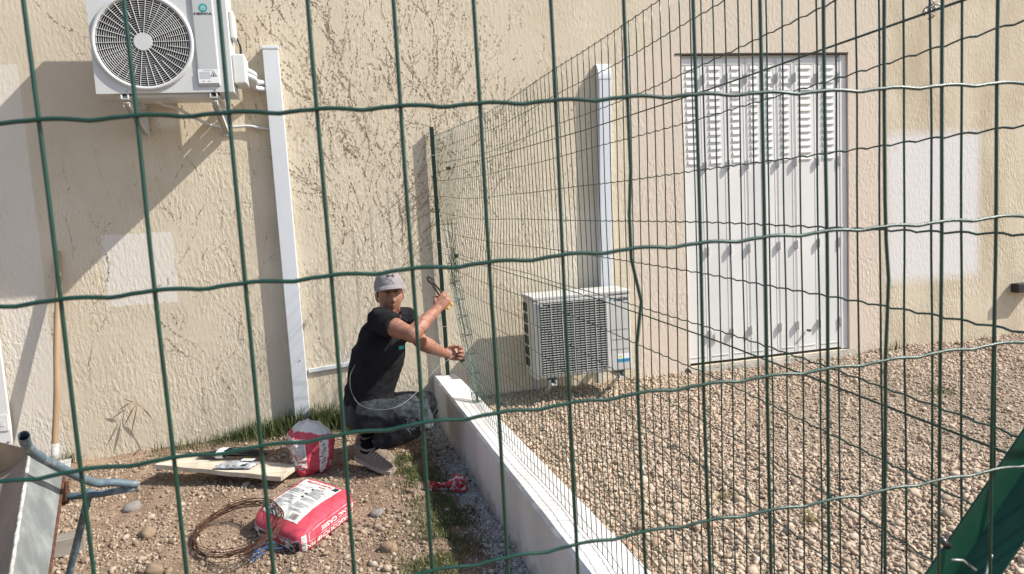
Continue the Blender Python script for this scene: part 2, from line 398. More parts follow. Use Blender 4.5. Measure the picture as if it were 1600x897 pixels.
def rand_rot(n, rng, tilt=0.5):
    a = rng.uniform(0, 2*np.pi, n); b = rng.normal(0, tilt, n); c = rng.normal(0, tilt, n)
    ca, sa, cb, sb, cc, sc_ = np.cos(a), np.sin(a), np.cos(b), np.sin(b), np.cos(c), np.sin(c)
    Z0 = np.zeros(n); O = np.ones(n)
    Rz = np.stack([np.stack([ca,-sa,Z0],-1), np.stack([sa,ca,Z0],-1), np.stack([Z0,Z0,O],-1)],-2)
    Rx = np.stack([np.stack([O,Z0,Z0],-1), np.stack([Z0,cb,-sb],-1), np.stack([Z0,sb,cb],-1)],-2)
    Ry = np.stack([np.stack([cc,Z0,sc_],-1), np.stack([Z0,O,Z0],-1), np.stack([-sc_,Z0,cc],-1)],-2)
    return Rx @ Ry @ Rz
def stones(name, P, S, mtl, rng, base=ICO1, jit=0.16, tilt=0.45, rnd=None, flat=(.45,.75)):
    n = len(P); V0, F0 = base; k = len(V0)
    sc = np.stack([S, S*rng.uniform(.6,.95,n), S*rng.uniform(flat[0],flat[1],n)], -1)
    J = 1 + rng.normal(0, jit, (n, k, 1))
    V = V0[None]*J*sc[:, None, :]
    V = np.einsum('nij,nkj->nki', rand_rot(n, rng, tilt), V) + P[:, None, :]
    Fc = (F0[None] + (np.arange(n)*k)[:, None, None]).reshape(-1, 3)
    r = rng.uniform(0, 1, n) if rnd is None else rnd
    return np_mesh(name, V.reshape(-1, 3), Fc, mtl, np.repeat(r, k))
def nprj(P):
    v = P - np.array(c_p); z = v @ np.array(c_f)
    return 800+FPX*(v @ np.array(c_r))/z, 448.5-FPX*(v @ np.array(c_u))/z, z

# ------------------------------------------------------------------ setting: ground
def lw_left(y): return .631 - .0245*y          # faces of the low wall
def lw_right(y): return .80 - .033*y
def dirt_z(x, y):
    t = max(0., min(1., (y+.55)/.5))
    z = -.178 + .045*t*max(0., min(1., (x+1.6)/1.2))
    z -= .03*max(0., min(1., (x-.35)/.2))
    return z + .022*mnoise.noise(Vector((x*2.1, y*2.1, 1))) + .010*mnoise.noise(Vector((x*7, y*7, 2))) + .005*mnoise.noise(Vector((x*19, y*19, 5)))
def grav_z(x, y):
    t = max(0., min(1., (y+.75)/.6))
    return -.095 + .03*t + .018*mnoise.noise(Vector((x*1.6, y*1.6, 8))) + .010*mnoise.noise(Vector((x*5, y*5, 9)))

b = MB(); b.add([(-60,-60,-.32),(60,-60,-.32),(60,60,-.32),(-60,60,-.32)], [(0,1,2,3)])
tag(b.build('ground', MAT['dirt']), kind='structure')
def field(name, x0, x1, y0, y1, st, fn, mtl):
    xs = np.arange(x0, x1+st, st); ys = np.arange(y0, y1+st*.5, st); nx, ny = len(xs), len(ys)
    V = np.array([(x, min(y, y1), fn(x, y)) for y in ys for x in xs])
    i = np.arange(nx-1)[None, :] + (np.arange(ny-1)*nx)[:, None]; i = i.ravel()
    Fc = np.stack([i, i+1, i+nx+1, i+nx], -1)
    return tag(link(name, np_mesh(name, V, Fc, mtl)), kind='structure')
dirt = field('dirt_yard', -4.5, .76, -4.6, .06, .03, dirt_z, MAT['dirt'])
gravel = field('gravel_bed', .70, 9.0, -5.0, .06, .04, grav_z, MAT['grit'])

# pebbles of the gravel bed
def visible(P, m=180, yb=1080):
    px, py, z = nprj(P); return (z > .3) & (px > -m) & (px < 1600+m) & (py > 0) & (py < yb)
def fine_zone(x, y):       # the finer chippings between the pebble drifts
    d = ((x-4.0)/1.75)**2 + ((y+1.55)/.78)**2
    return d + .35*mnoise.noise(Vector((x*1.7, y*1.7, 3)))
n = 185000
X = RNG.uniform(.82, 7.6, n); Y = RNG.uniform(-4.2, .0, n)
S = np.clip(RNG.lognormal(math.log(.0080), .40, n), .0045, .025)
fz = np.array([fine_zone(x, y) for x, y in zip(X, Y)])
keep = (fz > 1) | (RNG.uniform(0, 1, n) < .22)
keep &= X > lw_right(Y) + .01
Zg = np.array([grav_z(x, y) for x, y in zip(X, Y)])
P = np.stack([X, Y, Zg + S*RNG.uniform(.05, .55, n)], -1)
keep &= visible(P); P, S = P[keep], S[keep]
dist = nprj(P)[2]; order = np.argsort(-(S/dist)); P, S = P[order], S[order]
PEB_P, PEB_S = P[:300], S[:300]*1.12
RP, RS = P[300:], S[300:]
big = RS/dist[order][300:] > .0056
o = link('pebbles', stones('pebbles', RP[big], RS[big], MAT['pebble'], RNG, ICO2, .07, .5, None, (.38,.65))); o.parent = gravel; tag(o, kind='stuff')
o = link('pebbles', stones('pebbles', RP[~big], RS[~big], MAT['pebble'], RNG, ICO1, .18, .6, None, (.38,.7))); o.parent = gravel; tag(o, kind='stuff')
n = 60000
X = RNG.uniform(.82, 8.2, n); Y = RNG.uniform(-4.2, .0, n); S = np.clip(RNG.lognormal(math.log(.0052), .35, n), .003, .012)
fz = np.array([fine_zone(x, y) for x, y in zip(X, Y)])
keep = ((fz < 1.15) | (RNG.uniform(0, 1, n) < .35)) & (X > lw_right(Y))
X, Y, S = X[keep], Y[keep], S[keep]
P = np.stack([X, Y, np.array([grav_z(x, y) for x, y in zip(X, Y)]) + S*.3], -1)
keep = visible(P, 120, 1000); P, S = P[keep], S[keep]
o = link('chippings', stones('chippings', P, S, MAT['pebble'], RNG, ICO1, .14)); o.parent = gravel; tag(o, kind='stuff')
# the 300 pebbles that show largest, each its own piece
pm = [stones('pebble', np.zeros((1,3)), np.ones(1), MAT['pebble'], RNG, ICO2, .045, .1, np.array([(k+.5)/14])) for k in range(14)]
for k in range(300):
    o = link('pebble', pm[k % 14], gravel); s = PEB_S[k]
    o.location = PEB_P[k]; o.scale = (s, s, s); o.rotation_euler = (random.uniform(-.4,.4), random.uniform(-.4,.4), random.uniform(0, 6.28))

# rubble of the dirt yard
n = 66000
X = RNG.uniform(-2.9, .62, n); Y = RNG.uniform(-3.6, -.12, n)
S = np.clip(RNG.lognormal(math.log(.0056), .46, n), .0025, .024)
Zd = np.array([dirt_z(x, y) for x, y in zip(X, Y)])
P = np.stack([X, Y, Zd + S*RNG.uniform(-.05, .45, n)], -1)
cl = np.array([mnoise.noise(Vector((x*2.4, y*2.4, 4))) for x, y in zip(X, Y)])
keep = visible(P, 150, 1050) & ((cl > -.02) | (S < .0052) | (RNG.uniform(0,1,n) < .22)) & ~((X > .33) & (S > .010))
P, S = P[keep], S[keep]
dist = nprj(P)[2]; order = np.argsort(-(S/dist)); P, S = P[order], S[order]
o = link('rubble', stones('rubble', P[240:], S[240:], MAT['rubble'], RNG, ICO1, .18)); o.parent = dirt; tag(o, kind='stuff')
rm = [stones('rubble_stone', np.zeros((1,3)), np.ones(1), MAT['rubble'], RNG, ICO2, .09, .1, np.array([(k+.5)/10])) for k in range(10)]
for k in range(240):
    o = link('rubble_stone', rm[k % 10], dirt); s = S[k]*1.05
    o.location = P[k]; o.scale = (s, s, s); o.rotation_euler = (random.uniform(-.4,.4), random.uniform(-.4,.4), random.uniform(0, 6.28))

# spilt cement and mortar crumbs along the foot of the low wall
n = 7000
Y = RNG.uniform(-3.2, -.1, n); X = lw_left(Y) - np.abs(RNG.normal(0, .085, n)) + .01
S = np.clip(RNG.lognormal(math.log(.005), .45, n), .002, .016)
P = np.stack([X, Y, np.array([dirt_z(x, y) for x, y in zip(X, Y)]) + S*.35], -1)
o = link('mortar_crumbs', stones('mortar_crumbs', P, S, MAT['crumb'], RNG, ICO1, .2)); o.parent = dirt; tag(o, kind='stuff')
b = MB()
b.grid(lambda u, v: ((lambda y: (lw_left(y) - (1-u)*(.14+.05*mnoise.noise(Vector((0, y*4, 2)))) + .01*u, y, dirt_z(lw_left(y)-.1*(1-u), y) + .006*math.sin(math.pi*min(1,u*1.0)) + .003*mnoise.noise(Vector((u*8, y*20, 1))) + .004*(u) - .008*(1-u)))(-3.3+3.2*v)), 8, 120)
tag(b.build('cement_strip', MAT['cement'], smooth=True), kind='structure')

# ------------------------------------------------------------------ house wall
OX0, OX1, OZ0, OZ1, RD = 2.645, 4.09, -.025, 2.362, .11
house = thing('house_wall', 'beige rough rendered house wall with the shutter doorway', 'wall', (0,0,0))
b = MB(); X0, X1, Z0, Z1, T = -5.0, 9.5, -.5, 3.7, .28
def rq(x0, x1, z0, z1): b.add([(x0,0,z0),(x1,0,z0),(x1,0,z1),(x0,0,z1)], [(0,1,2,3)])
rq(X0, OX0, Z0, Z1); rq(OX1, X1, Z0, Z1); rq(OX0, OX1, OZ1, Z1); rq(OX0, OX1, Z0, OZ0)
b.add([(OX0,0,OZ0),(OX0,RD,OZ0),(OX0,RD,OZ1),(OX0,0,OZ1)], [(0,1,2,3)])
b.add([(OX1,0,OZ0),(OX1,RD,OZ0),(OX1,RD,OZ1),(OX1,0,OZ1)], [(3,2,1,0)])
b.add([(OX0,0,OZ1),(OX1,0,OZ1),(OX1,RD,OZ1),(OX0,RD,OZ1)], [(0,3,2,1)])
b.add([(OX0,0,OZ0),(OX1,0,OZ0),(OX1,RD,OZ0),(OX0,RD,OZ0)], [(0,1,2,3)])
b.add([(OX0,RD,OZ0),(OX1,RD,OZ0),(OX1,RD,OZ1),(OX0,RD,OZ1)], [(0,1,2,3)])
b.add([(X0,T,Z0),(X1,T,Z0),(X1,T,Z1),(X0,T,Z1)], [(3,2,1,0)])
b.add([(X0,0,Z1),(X1,0,Z1),(X1,T,Z1),(X0,T,Z1)], [(0,1,2,3)])
b.add([(X0,0,Z0),(X0,T,Z0),(X0,T,Z1),(X0,0,Z1)], [(3,2,1,0)]); b.add([(X1,0,Z0),(X1,T,Z0),(X1,T,Z1),(X1,0,Z1)], [(0,1,2,3)])
b.build('rendered_face', MAT['stucco'], house)
b = MB(); b.box((OX0-.05,-.004,OZ1-.008), (OX1+.0,.06,OZ1+.004)); b.build('lintel_strip', MAT['lintel'], house)
b = MB()   # broken concrete sill under the shutters
b.grid(lambda u, v: (OX0-.03+u*(OX1-OX0+.06), -.085*math.sin(min(1,v*1.35)*math.pi/2) - .012*mnoise.noise(Vector((u*9, v*3, 0))) , OZ0-.004-.105*max(0,(v-.35)/.65)+.008*mnoise.noise(Vector((u*14, v*5, 3)))), 60, 8)
b.build('sill', MAT['concrete'], house)
b = MB()
b.grid(lambda u, v: (OX0-.06+u*(OX1-OX0+.16), -.08-.05*v-.01*mnoise.noise(Vector((u*12,v,1))), -.075-.045*v+.006*mnoise.noise(Vector((u*15,v*3,5)))), 60, 4)
b.build('sill_foot', MAT['concrete'], house)

# ------------------------------------------------------------------ low boundary wall with its return under the near fence
b = MB(); TOPZ, BOT = .13, -.40
YE = -4.86
def lwall(u, v):      # v: around the section, u: along
    y = -.002 + (YE+.002)*u; k = v*5
    xl, xr = lw_left(y), lw_right(y)
    wv = .004*mnoise.noise(Vector((0, y*6, 1)))
    pts = [(xl, BOT), (xl, TOPZ-.012), (xl+.012, TOPZ), (xr-.012, TOPZ), (xr, TOPZ-.012), (xr, BOT)]
    i = min(int(k), 4); f = k-i
    x = pts[i][0]*(1-f)+pts[i+1][0]*f; z = pts[i][1]*(1-f)+pts[i+1][1]*f
    wx = .005*mnoise.noise(Vector((1, y*9, 4))) if i < 2 else 0
    return (x+wx, y, z + (wv if z > .1 else 0))
b.grid(lwall, 160, 5)
b.add([lwall(1, i/5) for i in range(6)], [(5,4,3,2,1,0)]); b.add([lwall(0, i/5) for i in range(6)], [(0,1,2,3,4,5)])
b.box((-2.2,-4.86,BOT), (lw_left(-4.8)-.001,-4.66,TOPZ-.004))
o = b.build('low_wall', MAT['render_white']); tag(o, 'low white rendered block wall carrying the receding wire fence', 'wall')

# ------------------------------------------------------------------ dried vine traces stuck to the render
def vine(name, label, seeds, nspeck, rng, smax=.006):
    pts = []
    def grow(x, z, ang, n, dep, thick):
        for i in range(n):
            ang += rng.normal(0, .11); ang += (math.pi/2-ang)*.03
            x += math.cos(ang)*.012; z += math.sin(ang)*.012
            if x > 2.0 or z > 3.1 or x < -1.95: return
            den = thick*(.55+.45*math.sin(i*.21+x*9))
            pts.append((x, z, ang, den))
            if dep > 0 and rng.random() < .035: grow(x, z, ang+rng.choice([-1,1])*rng.uniform(.25,.75), int(n*rng.uniform(.25,.6)), dep-1, thick*.75)
    for (x, z, a, n, th) in seeds: grow(x, z, a, n, 2, th)
    A = np.array(pts)
    # broken thin stem pieces and clusters of holdfasts
    m = len(A); idx = rng.integers(0, m, nspeck); pr = rng.random(nspeck) < A[idx,3]
    idx = idx[pr]; k = len(idx); spread = np.where(rng.random(k) < .93, .0024, .011)
    cx = A[idx,0]+rng.normal(0,1,k)*spread; cz = A[idx,1]+rng.normal(0,1,k)*spread
    L_ = rng.uniform(.002, smax*1.7, k); W_ = rng.uniform(.0005, .0012, k); an = A[idx,2]+rng.normal(0,.45,k)
    d = np.stack([np.cos(an), np.zeros(k), np.sin(an)],-1); e = np.stack([-np.sin(an), np.zeros(k), np.cos(an)],-1)
    c = np.stack([cx, np.full(k,-.0002), cz],-1); up = np.array([0,-1,0])*rng.uniform(.0015,.004,k)[:,None]
    V = np.stack([c-d*L_[:,None]-e*W_[:,None], c+d*L_[:,None]-e*W_[:,None], c+d*L_[:,None]*.8+e*W_[:,None], c-d*L_[:,None]*.9+e*W_[:,None], c+up],1)
    F0 = np.array([[0,1,4],[1,2,4],[2,3,4],[3,0,4]])
    Fc = (F0[None]+(np.arange(k)*5)[:,None,None]).reshape(-1,3)
    # longer unbroken runs of thin stem
    B = A[rng.random(m) < .40*np.clip(A[:,3]*1.3,0,1)]; k2 = len(B)
    d = np.stack([np.cos(B[:,2]), np.zeros(k2), np.sin(B[:,2])],-1); e = np.stack([-np.sin(B[:,2]), np.zeros(k2), np.cos(B[:,2])],-1)
    c = np.stack([B[:,0], np.full(k2,-.0002), B[:,1]],-1); wd = rng.uniform(.0004,.0009,k2)[:,None]; up = np.array([0,-1,0])*.002
    V2 = np.stack([c-d*.0078-e*wd, c+d*.0078-e*wd, c+d*.0078+e*wd, c-d*.0078+e*wd, c+up],1)
    Fc = np.concatenate([Fc, (F0[None]+(np.arange(k2)*5)[:,None,None]).reshape(-1,3)+len(V)*5]); V = np.concatenate([V, V2])
    o = link(name, np_mesh(name, V.reshape(-1,3), Fc, MAT['vine'], smooth=False)); tag(o, label, 'vine', kind='stuff')
rv = np.random.default_rng(5)
seeds = []
for k in range(11):
    x = -.12 + .088*k + rv.normal(0,.02); seeds.append((x, rv.uniform(.9, 1.6), math.pi/2+rv.normal(0,.14), int(rv.uniform(110,170)), rv.uniform(.7,1.)))
for k in range(16): seeds.append((rv.uniform(-.15,.75), rv.uniform(.25,1.1), math.pi/2+rv.normal(0,.25), int(rv.uniform(40,110)), rv.uniform(.25,.6)))
for k in range(9): seeds.append((rv.uniform(-.1,.6), rv.uniform(1.5,1.9), math.pi/2+rv.normal(0,.6), 100, rv.uniform(.5,.9)))
for k in range(9): seeds.append((rv.uniform(.7,1.1), rv.uniform(1.2,1.8), math.pi/2-rv.uniform(.3,1.0), 90, rv.uniform(.5,.8)))
for k in range(9): seeds.append((rv.uniform(.85,1.7), rv.uniform(.6,1.4), math.pi/2-rv.uniform(-.2,.3), 100, rv.uniform(.2,.5)))
vine('dried_vine', 'brown dried traces of climbing vine spread over the wall behind the man', seeds, 28000, rv)
seeds = [(rv.uniform(-1.7,-.35), rv.uniform(-.05,1.5), math.pi/2+rv.normal(0,.22), int(rv.uniform(40,100)), rv.uniform(.3,.7)) for k in range(15)]
vine('dried_vine', 'thin dark vine traces on the wall under the upper air conditioner', seeds, 6000, rv, .005)
# a few loose bare twigs by the fence post
b = MB()
for k in range(16):
    p = Vector((rv.uniform(.42,.66), -.004, rv.uniform(.9,1.45))); a = rv.uniform(.5,1.2); pts=[p]
    for i in range(6):
        a += rv.normal(0,.18); p = p+Vector((math.cos(a)*.05, -.002, math.sin(a)*.05)); pts.append(p)
    b.tube(pts, .0016, 4)
tag(b.build('bare_twigs', MAT['vine']), 'thin bare vine twigs left on the wall beside the green post', 'twigs', kind='stuff')

# ------------------------------------------------------------------ fences
F1Y = -CAMD + .467
def f1x(z, i):       # small bows of single upright wires
    x = .05*i - .002
    if i == 4: x += .0045*math.exp(-((z-1.232)/.018)**2) - .004*math.exp(-((z-1.275)/.02)**2)
    if i == 8: x += .003*math.exp(-((z-1.225)/.03)**2)
    return x + .0012*mnoise.noise(Vector((i*3.1, z*6, 0)))
fence1 = thing('wire_fence', 'green welded wire mesh fence nearest the camera filling the view', 'fence', (0, F1Y, TOPZ))
WR = .00132
for i in range(-30, 15):
    pts = [(f1x(z, i), F1Y+.0008*mnoise.noise(Vector((i, z*4, 5))), z) for z in np.linspace(TOPZ, 1.885, 60)]
    b = MB(); b.tube(pts, WR, 8); b.build('upright_wire', MAT['fence'], fence1, smooth=True)
def crimp(s):        # the stretched wave of the line wires: a flat, a dip, a rise
    s = s - math.floor(s)
    return (-.0014*math.exp(-((s-.55)/.16)**2) + .0006*math.exp(-((s-.1)/.2)**2))
for r in range(18):
    z0 = .167 + .1*r; pts = []
    for x in np.arange(-1.5, .702, .006):
        tilt = .006*min(1, max(-1, (x-.2)/.4))*(1 if z0 > 1.1 else .6)
        z = z0 + tilt + crimp((x+.002)/.05) + .0012*mnoise.noise(Vector((x*7, r*5, 0)))
        pts.append((x, F1Y-.0022, z))
    b = MB(); b.tube(pts, WR, 6); b.build('line_wire', MAT['fence'], fence1, smooth=True)

# receding fence on the low wall
def f2x(y):
    return float(np.interp(-y, [0, 1, 2, 3, 3.8, 4.7], [.737, .752, .772, .79, .765, .702]))
F2ROWS = [1.752,1.666,1.568,1.461,1.353,1.245,1.135,1.02,.915,.81,.70,.60,.49,.385,.28,.18,.139]
def f2rise(s): return .062*max(0., 1-s/1.7)**1.5
GA = .80
def f2p(s, z):
    """point of the mesh sheet: s metres along it from the house end"""
    t = max(0., min(1., (1.24-z)/1.10))           # lower part of the free end still hangs loose, pulled towards the camera
    e = .84*t**1.15; sq = .86*min(1, t*2.6)
    if s < GA:
        f = s/GA; yy = .03 + e*(1-.12*f) + s*(1-sq)
        xx = .022*math.sin(f*math.pi*7)*min(1, t*3) + .055*min(1,t*2)*math.sin(f*math.pi)
    else:
        k = max(0., 1-(s-GA)/1.5); yy = .03 + e*.88*k**1.3 + GA*(1-sq) + (s-GA) + GA*sq*(1-k**1.3); xx = 0
    y = -yy
    wav = .008*math.sin(s*3.1+z*1.3) + .006*mnoise.noise(Vector((s*2.3, z*1.7, 3)))
    return Vector((f2x(max(y, -4.7)) + xx + wav, max(y, -4.71), z))
fence2 = thing('wire_fence', 'green welded wire mesh fence running back along the low wall to the house', 'fence', (.74, -.03, TOPZ))
NS = int(4.68/.05)
for i in range(NS):
    s = i*.05
    pts = [f2p(s, z) + Vector((0, .0025*mnoise.noise(Vector((i*1.7, z*5, 0))), f2rise(s)*z/1.75)) for z in np.linspace(TOPZ+.004, 1.757, 30)]
    b = MB(); b.tube(pts, .0015, 5); b.build('upright_wire', MAT['fence'], fence2, smooth=True)
for r, z0 in enumerate(F2ROWS):
    pts = [f2p(0, z0) + Vector((-.05, .02, f2rise(0)*z0/1.75)), f2p(0, z0) + Vector((-.02, .005, .002+f2rise(0)*z0/1.75))] if z0 > 1.2 else []
    for s in np.arange(0, 4.66, .0125):
        p = f2p(s, z0); sag = .010*mnoise.noise(Vector((s*1.3, r*3.7, 1)))
        pts.append(p + Vector((-.002, 0, crimp(s/.05)*1.5 + sag*.6 + f2rise(s)*z0/1.75)))
    b = MB(); b.tube(pts, .0014, 4); b.build('line_wire', MAT['fence'], fence2, smooth=True)
for z0, z1 in ((1.56, 1.50), (1.008, .998), (.33, .33)):
    pts = []
    for y in np.linspace(.0, 4.70, 60):
        pts.append((f2x(-y)-.005, -y-.01, z0+(z1-z0)*y/4.7))
    b = MB(); b.tube(pts, .0017, 5); o = b.build('tension_wire', MAT['fence_post'], fence2, smooth=True)
def tensioner(p, d):
    b = MB(); p = Vector(p)
    b.obox(p, Vector((0,1,0)), Vector((1,0,0)), Vector((0,0,1)), .022, .002, .012)
    b.tube([p+Vector((-.014,0,0)), p+Vector((.014,0,0))], .010, 8)
    b.tube([p+Vector((-.012,.03,.010)), p+Vector((-.012,-.03,-.010))], .0025, 5)
    b.tube([p+Vector((0,-.02,0)), p+Vector((0,-.036,.006))], .006, 6)
    return b
for px, py, y in ((701,263,-.40), (713,400,-.46)):
    o = tensioner(wy(px, py, y), 0).build('wire_tensioner', MAT['fence_post'], fence2)
o = tensioner(wy(722, 563, -.62), 0).build('wire_tensioner', MAT['fence_post'], fence2)
# twisted tie where the upper tension wire is knotted to an upright
kp = Vector((f2x(-4.43), -4.43, 1.507)); b = MB()
pts = [kp+Vector((.004*math.cos(a), -.012+.0012*a, .004*math.sin(a))) for a in np.linspace(0, 20, 70)]
b.tube(pts, .0009, 5); pts = [kp+Vector((.004*math.sin(a), .004*math.cos(a), -.010+.0012*a)) for a in np.linspace(0, 16, 60)]
b.tube(pts, .0009, 5); b.build('wire_tie', MAT['galv'], fence2, smooth=True)

# posts: T section
def tpost(name, label, x, y, z0, z1, group, w=.030, pm='fence_post'):
    t = thing(name, label, 'post', (x, y, z0), group)
    b = MB(); b.box((x-w/2, y-.002, z0), (x+w/2, y+.002, z1)); b.box((x-.002, y+.002, z0), (x+.002, y+w, z1))
    b.build('profile', MAT[pm], t)
    for k in range(3):
        b = MB(); b.box((x-w/2-.003, y-.005, z0+.35+k*.6), (x+w/2+.003, y-.0022, z0+.355+k*.6)); b.build('clip', MAT['galv'], t)
    return t
tpost('fence_post', 'dark green steel post at the house end of the low wall', .731, -.045, TOPZ, 1.875, 'green steel fence posts', .028, 'post_dark')
tpost('fence_post', 'green steel corner post where both wire fences meet', .712, F1Y+.02, TOPZ-.1, 1.9, 'green steel fence posts', .035)
# short length of old strut plate hanging behind the far post
b = MB(); p0, p1 = wy(690,486,-.02), wy(695,530,-.02); b.tube([p0,p1], .006, 6)
tag(b.build('metal_rod', MAT['black_plastic']), 'short black rod on the wall behind the raised forearm', 'rod')
# diagonal brace of the corner post
br = thing('brace_strut', 'dark green angle steel brace slanting across the lower right corner', 'strut', (-.06, -4.688, TOPZ))
A0, A1 = wy(1236, 1273, -4.688), wy(1687, 605, -4.688)
dA = A1-A0; A0, A1 = A0+dA*((TOPZ+.004-A0.z)/dA.z), A0+dA*((.70-A0.x)/dA.x)
ax = (A1-A0).normalized(); nrm = Vector((0.15,-1,0.0)); nrm = (nrm-ax*nrm.dot(ax)).normalized(); sd = ax.cross(nrm).normalized()
mid = (A0+A1)/2; hl = (A1-A0).length/2
if sd.dot(c_r) < 0: sd = -sd
b = MB()
for dv, wd_ in ((-sd, .0300), ((sd*.30+nrm*.95).normalized(), .0300)):
    nn_ = ax.cross(dv).normalized(); b.obox(mid+dv*(wd_/2-.0006), ax, dv, nn_, hl, wd_/2, .0012)
b.build('angle_profile', MAT['strut_green'], br, bevel=.0006)
b = MB(); q = wy(1492, 868, -4.722)
b.tube([q-ax*.006-sd*.012+nrm*.008, q+nrm*.006+sd*.002, q+sd*.022+ax*.001+nrm*.006], .0010, 6)
b.tube([q+sd*.030+nrm*.004+ax*.02, q+sd*.034+nrm*.008, q+sd*.026+nrm*.006-ax*.024], .0013, 6)
b.build('tie_wire', MAT['galv'], br, smooth=True)
b = MB(); q2 = wy(1480, 852, -4.70); b.tube([q2-sd*.010, q2+sd*.002], .0030, 10); b.build('bolt', MAT['steel'], br, smooth=True)

# ------------------------------------------------------------------ flat print on upright faces
def print_y(b, vs, fs, x, y, z, m=None, flip=1):
    b.add([(x+u*flip, y, z+v) for u, v in vs], fs, m)
def disc(cx, cz, y, r, n=24):
    return [(cx+r*math.cos(2*math.pi*k/n), y, cz+r*math.sin(2*math.pi*k/n)) for k in range(n)], [tuple(range(n))]
def rectpt(b, x0, x1, z0, z1, y, m=None): b.add([(x0,y,z0),(x1,y,z0),(x1,y,z1),(x0,y,z1)], [(0,1,2,3)], m)

# ------------------------------------------------------------------ upper air conditioner
AX0, AX1, AZ0, AZ1, AYF, AYB = -1.235, -.492, 2.07, 2.735, -.45, -.15
ac = thing('air_conditioner', 'white outdoor air conditioner with round fan grille on the upper left wall', 'air conditioner', (-.86, -.15, 2.07))
FC, FR = (-.958, 2.357), .262
b = MB()   # casing: four sides and back, then the front with a round opening
b.add([(AX0,AYF,AZ0),(AX1,AYF,AZ0),(AX1,AYB,AZ0),(AX0,AYB,AZ0),(AX0,AYF,AZ1),(AX1,AYF,AZ1),(AX1,AYB,AZ1),(AX0,AYB,AZ1)], [(0,3,2,1),(4,5,6,7),(1,2,6,5),(2,3,7,6),(3,0,4,7)])
n = 64; vs = []
for k in range(n):
    a = 2*math.pi*k/n; c, s_ = math.cos(a), math.sin(a)
    vs.append((FC[0]+FR*c, AYF, FC[1]+FR*s_))
for k in range(n):
    a = 2*math.pi*k/n; c, s_ = math.cos(a), math.sin(a)
    tx = ((AX1 if c > 0 else AX0)-FC[0])/c if abs(c) > 1e-6 else 1e9
    tz = ((AZ1 if s_ > 0 else AZ0)-FC[1])/s_ if abs(s_) > 1e-6 else 1e9
    t = min(tx, tz); vs.append((FC[0]+t*c, AYF, FC[1]+t*s_))
b.add(vs, [(k, (k+1)%n, n+(k+1)%n, n+k) for k in range(n)])
for (cx, cz) in ((AX0,AZ0),(AX1,AZ0),(AX1,AZ1),(AX0,AZ1)):
    ks = sorted(range(n), key=lambda k: (Vector(vs[n+k])-Vector((cx,AYF,cz))).length)[:2]
    b.add([vs[n+ks[0]], vs[n+ks[1]], (cx,AYF,cz)], [(0,1,2)])
b.add([(x, y, z) for (x, _, z) in vs[:n] for y in (AYF, AYF+.06)], [(2*k, 2*((k+1)%n), 2*((k+1)%n)+1, 2*k+1) for k in range(n)])
b.build('casing', MAT['casing'], ac)
b = MB(); b.add(*disc(FC[0], FC[1], AYF+.058, FR)); b.build('fan_recess', MAT['dark'], ac)
for k in range(3):
    b = MB(); a0 = k*2.094+.4
    b.grid(lambda u, v: (lambda r, a: (FC[0]+r*math.cos(a), AYF+.022+.03*v, FC[1]+r*math.sin(a)))(.05+.17*u, a0+v*1.35*(1-.25*u)), 8, 8)
    b.build('fan_blade', MAT['ink'], ac, smooth=True)
b = MB()
prof = [(.249,-.004),(.253,-.014),(.264,-.017),(.274,-.010),(.277,.001)]
b.grid(lambda u, v: (lambda q, a: (FC[0]+q[0]*math.cos(a), AYF+q[1], FC[1]+q[0]*math.sin(a)))(prof[int(round(v*4))], 2*math.pi*u), 72, 4)
b.build('grille_bezel', MAT['casing'], ac, smooth=True)
b = MB()
for k in range(17):
    r = .052 + k*.0119
    b.tube([(FC[0]+r*math.cos(a), AYF-.008, FC[1]+r*math.sin(a)) for a in np.linspace(0, 2*math.pi, 64, endpoint=False)], .0015, 4, closed=True)
tag(b.build('grille_rings', MAT['casing'], ac), kind='stuff')
for k in range(36):
    a = 2*math.pi*k/36; r0 = .045 if k % 2 == 0 else .14
    b = MB(); b.tube([(FC[0]+r*math.cos(a+.12*(r-.05)), AYF-.011, FC[1]+r*math.sin(a+.12*(r-.05))) for r in (r0, .2, .252)], .0016, 4)
    b.build('grille_spoke', MAT['casing'], ac)
b = MB(); d0 = disc(FC[0], FC[1], AYF-.0135, .048, 32)[0]; d1 = disc(FC[0], FC[1], AYF-.002, .050, 32)[0]
b.add(d0+d1, [tuple(range(32))]+[(k,(k+1)%32,32+(k+1)%32,32+k) for k in range(32)]); b.build('grille_hub', MAT['casing'], ac)
cp = None
b = MB(); CX0, CX1, CZ0 = -.688, -.560, 2.098
b.add([(CX0,AYF,CZ0),(CX1,AYF,CZ0),(CX1,AYF,2.70),(CX0,AYF,2.70),(CX0+.012,AYF-.014,CZ0+.016),(CX1-.004,AYF-.014,CZ0+.016),(CX1-.004,AYF-.014,2.69),(CX0+.012,AYF-.014,2.69)], [(4,5,6,7),(0,1,5,4),(1,2,6,5),(2,3,7,6),(3,0,4,7)])
cp = b.build('control_panel', MAT['casing_grey'], ac, bevel=.005)
lp = wy(317,12,AYF-.015)
b = MB(); b.cm = 0; b.add(*disc(lp.x, lp.z, AYF-.0152, .024))
b.cm = 1   # house outline
for (x0,z0,x1,z1) in ((-.013,.002,0,.013),(0,.013,.013,.002),(.011,.004,.011,-.009),(.011,-.009,-.011,-.009),(-.011,-.009,-.011,.004),(-.006,-.002,0,.004),(0,.004,.006,-.002)):
    p, q = Vector((lp.x+x0,AYF-.0156,lp.z+z0)), Vector((lp.x+x1,AYF-.0156,lp.z+z1)); t = (q-p).normalized()*.001; nn = Vector((-t.z,0,t.x))*1.5
    b.add([p-nn-t,q-nn+t,q+nn+t,p+nn-t], [(0,1,2,3)])
vs, fs = text_polys('HEIWA', .027, .0010); b.cm = 2; tp = wy(317,21.5,AYF-.015)
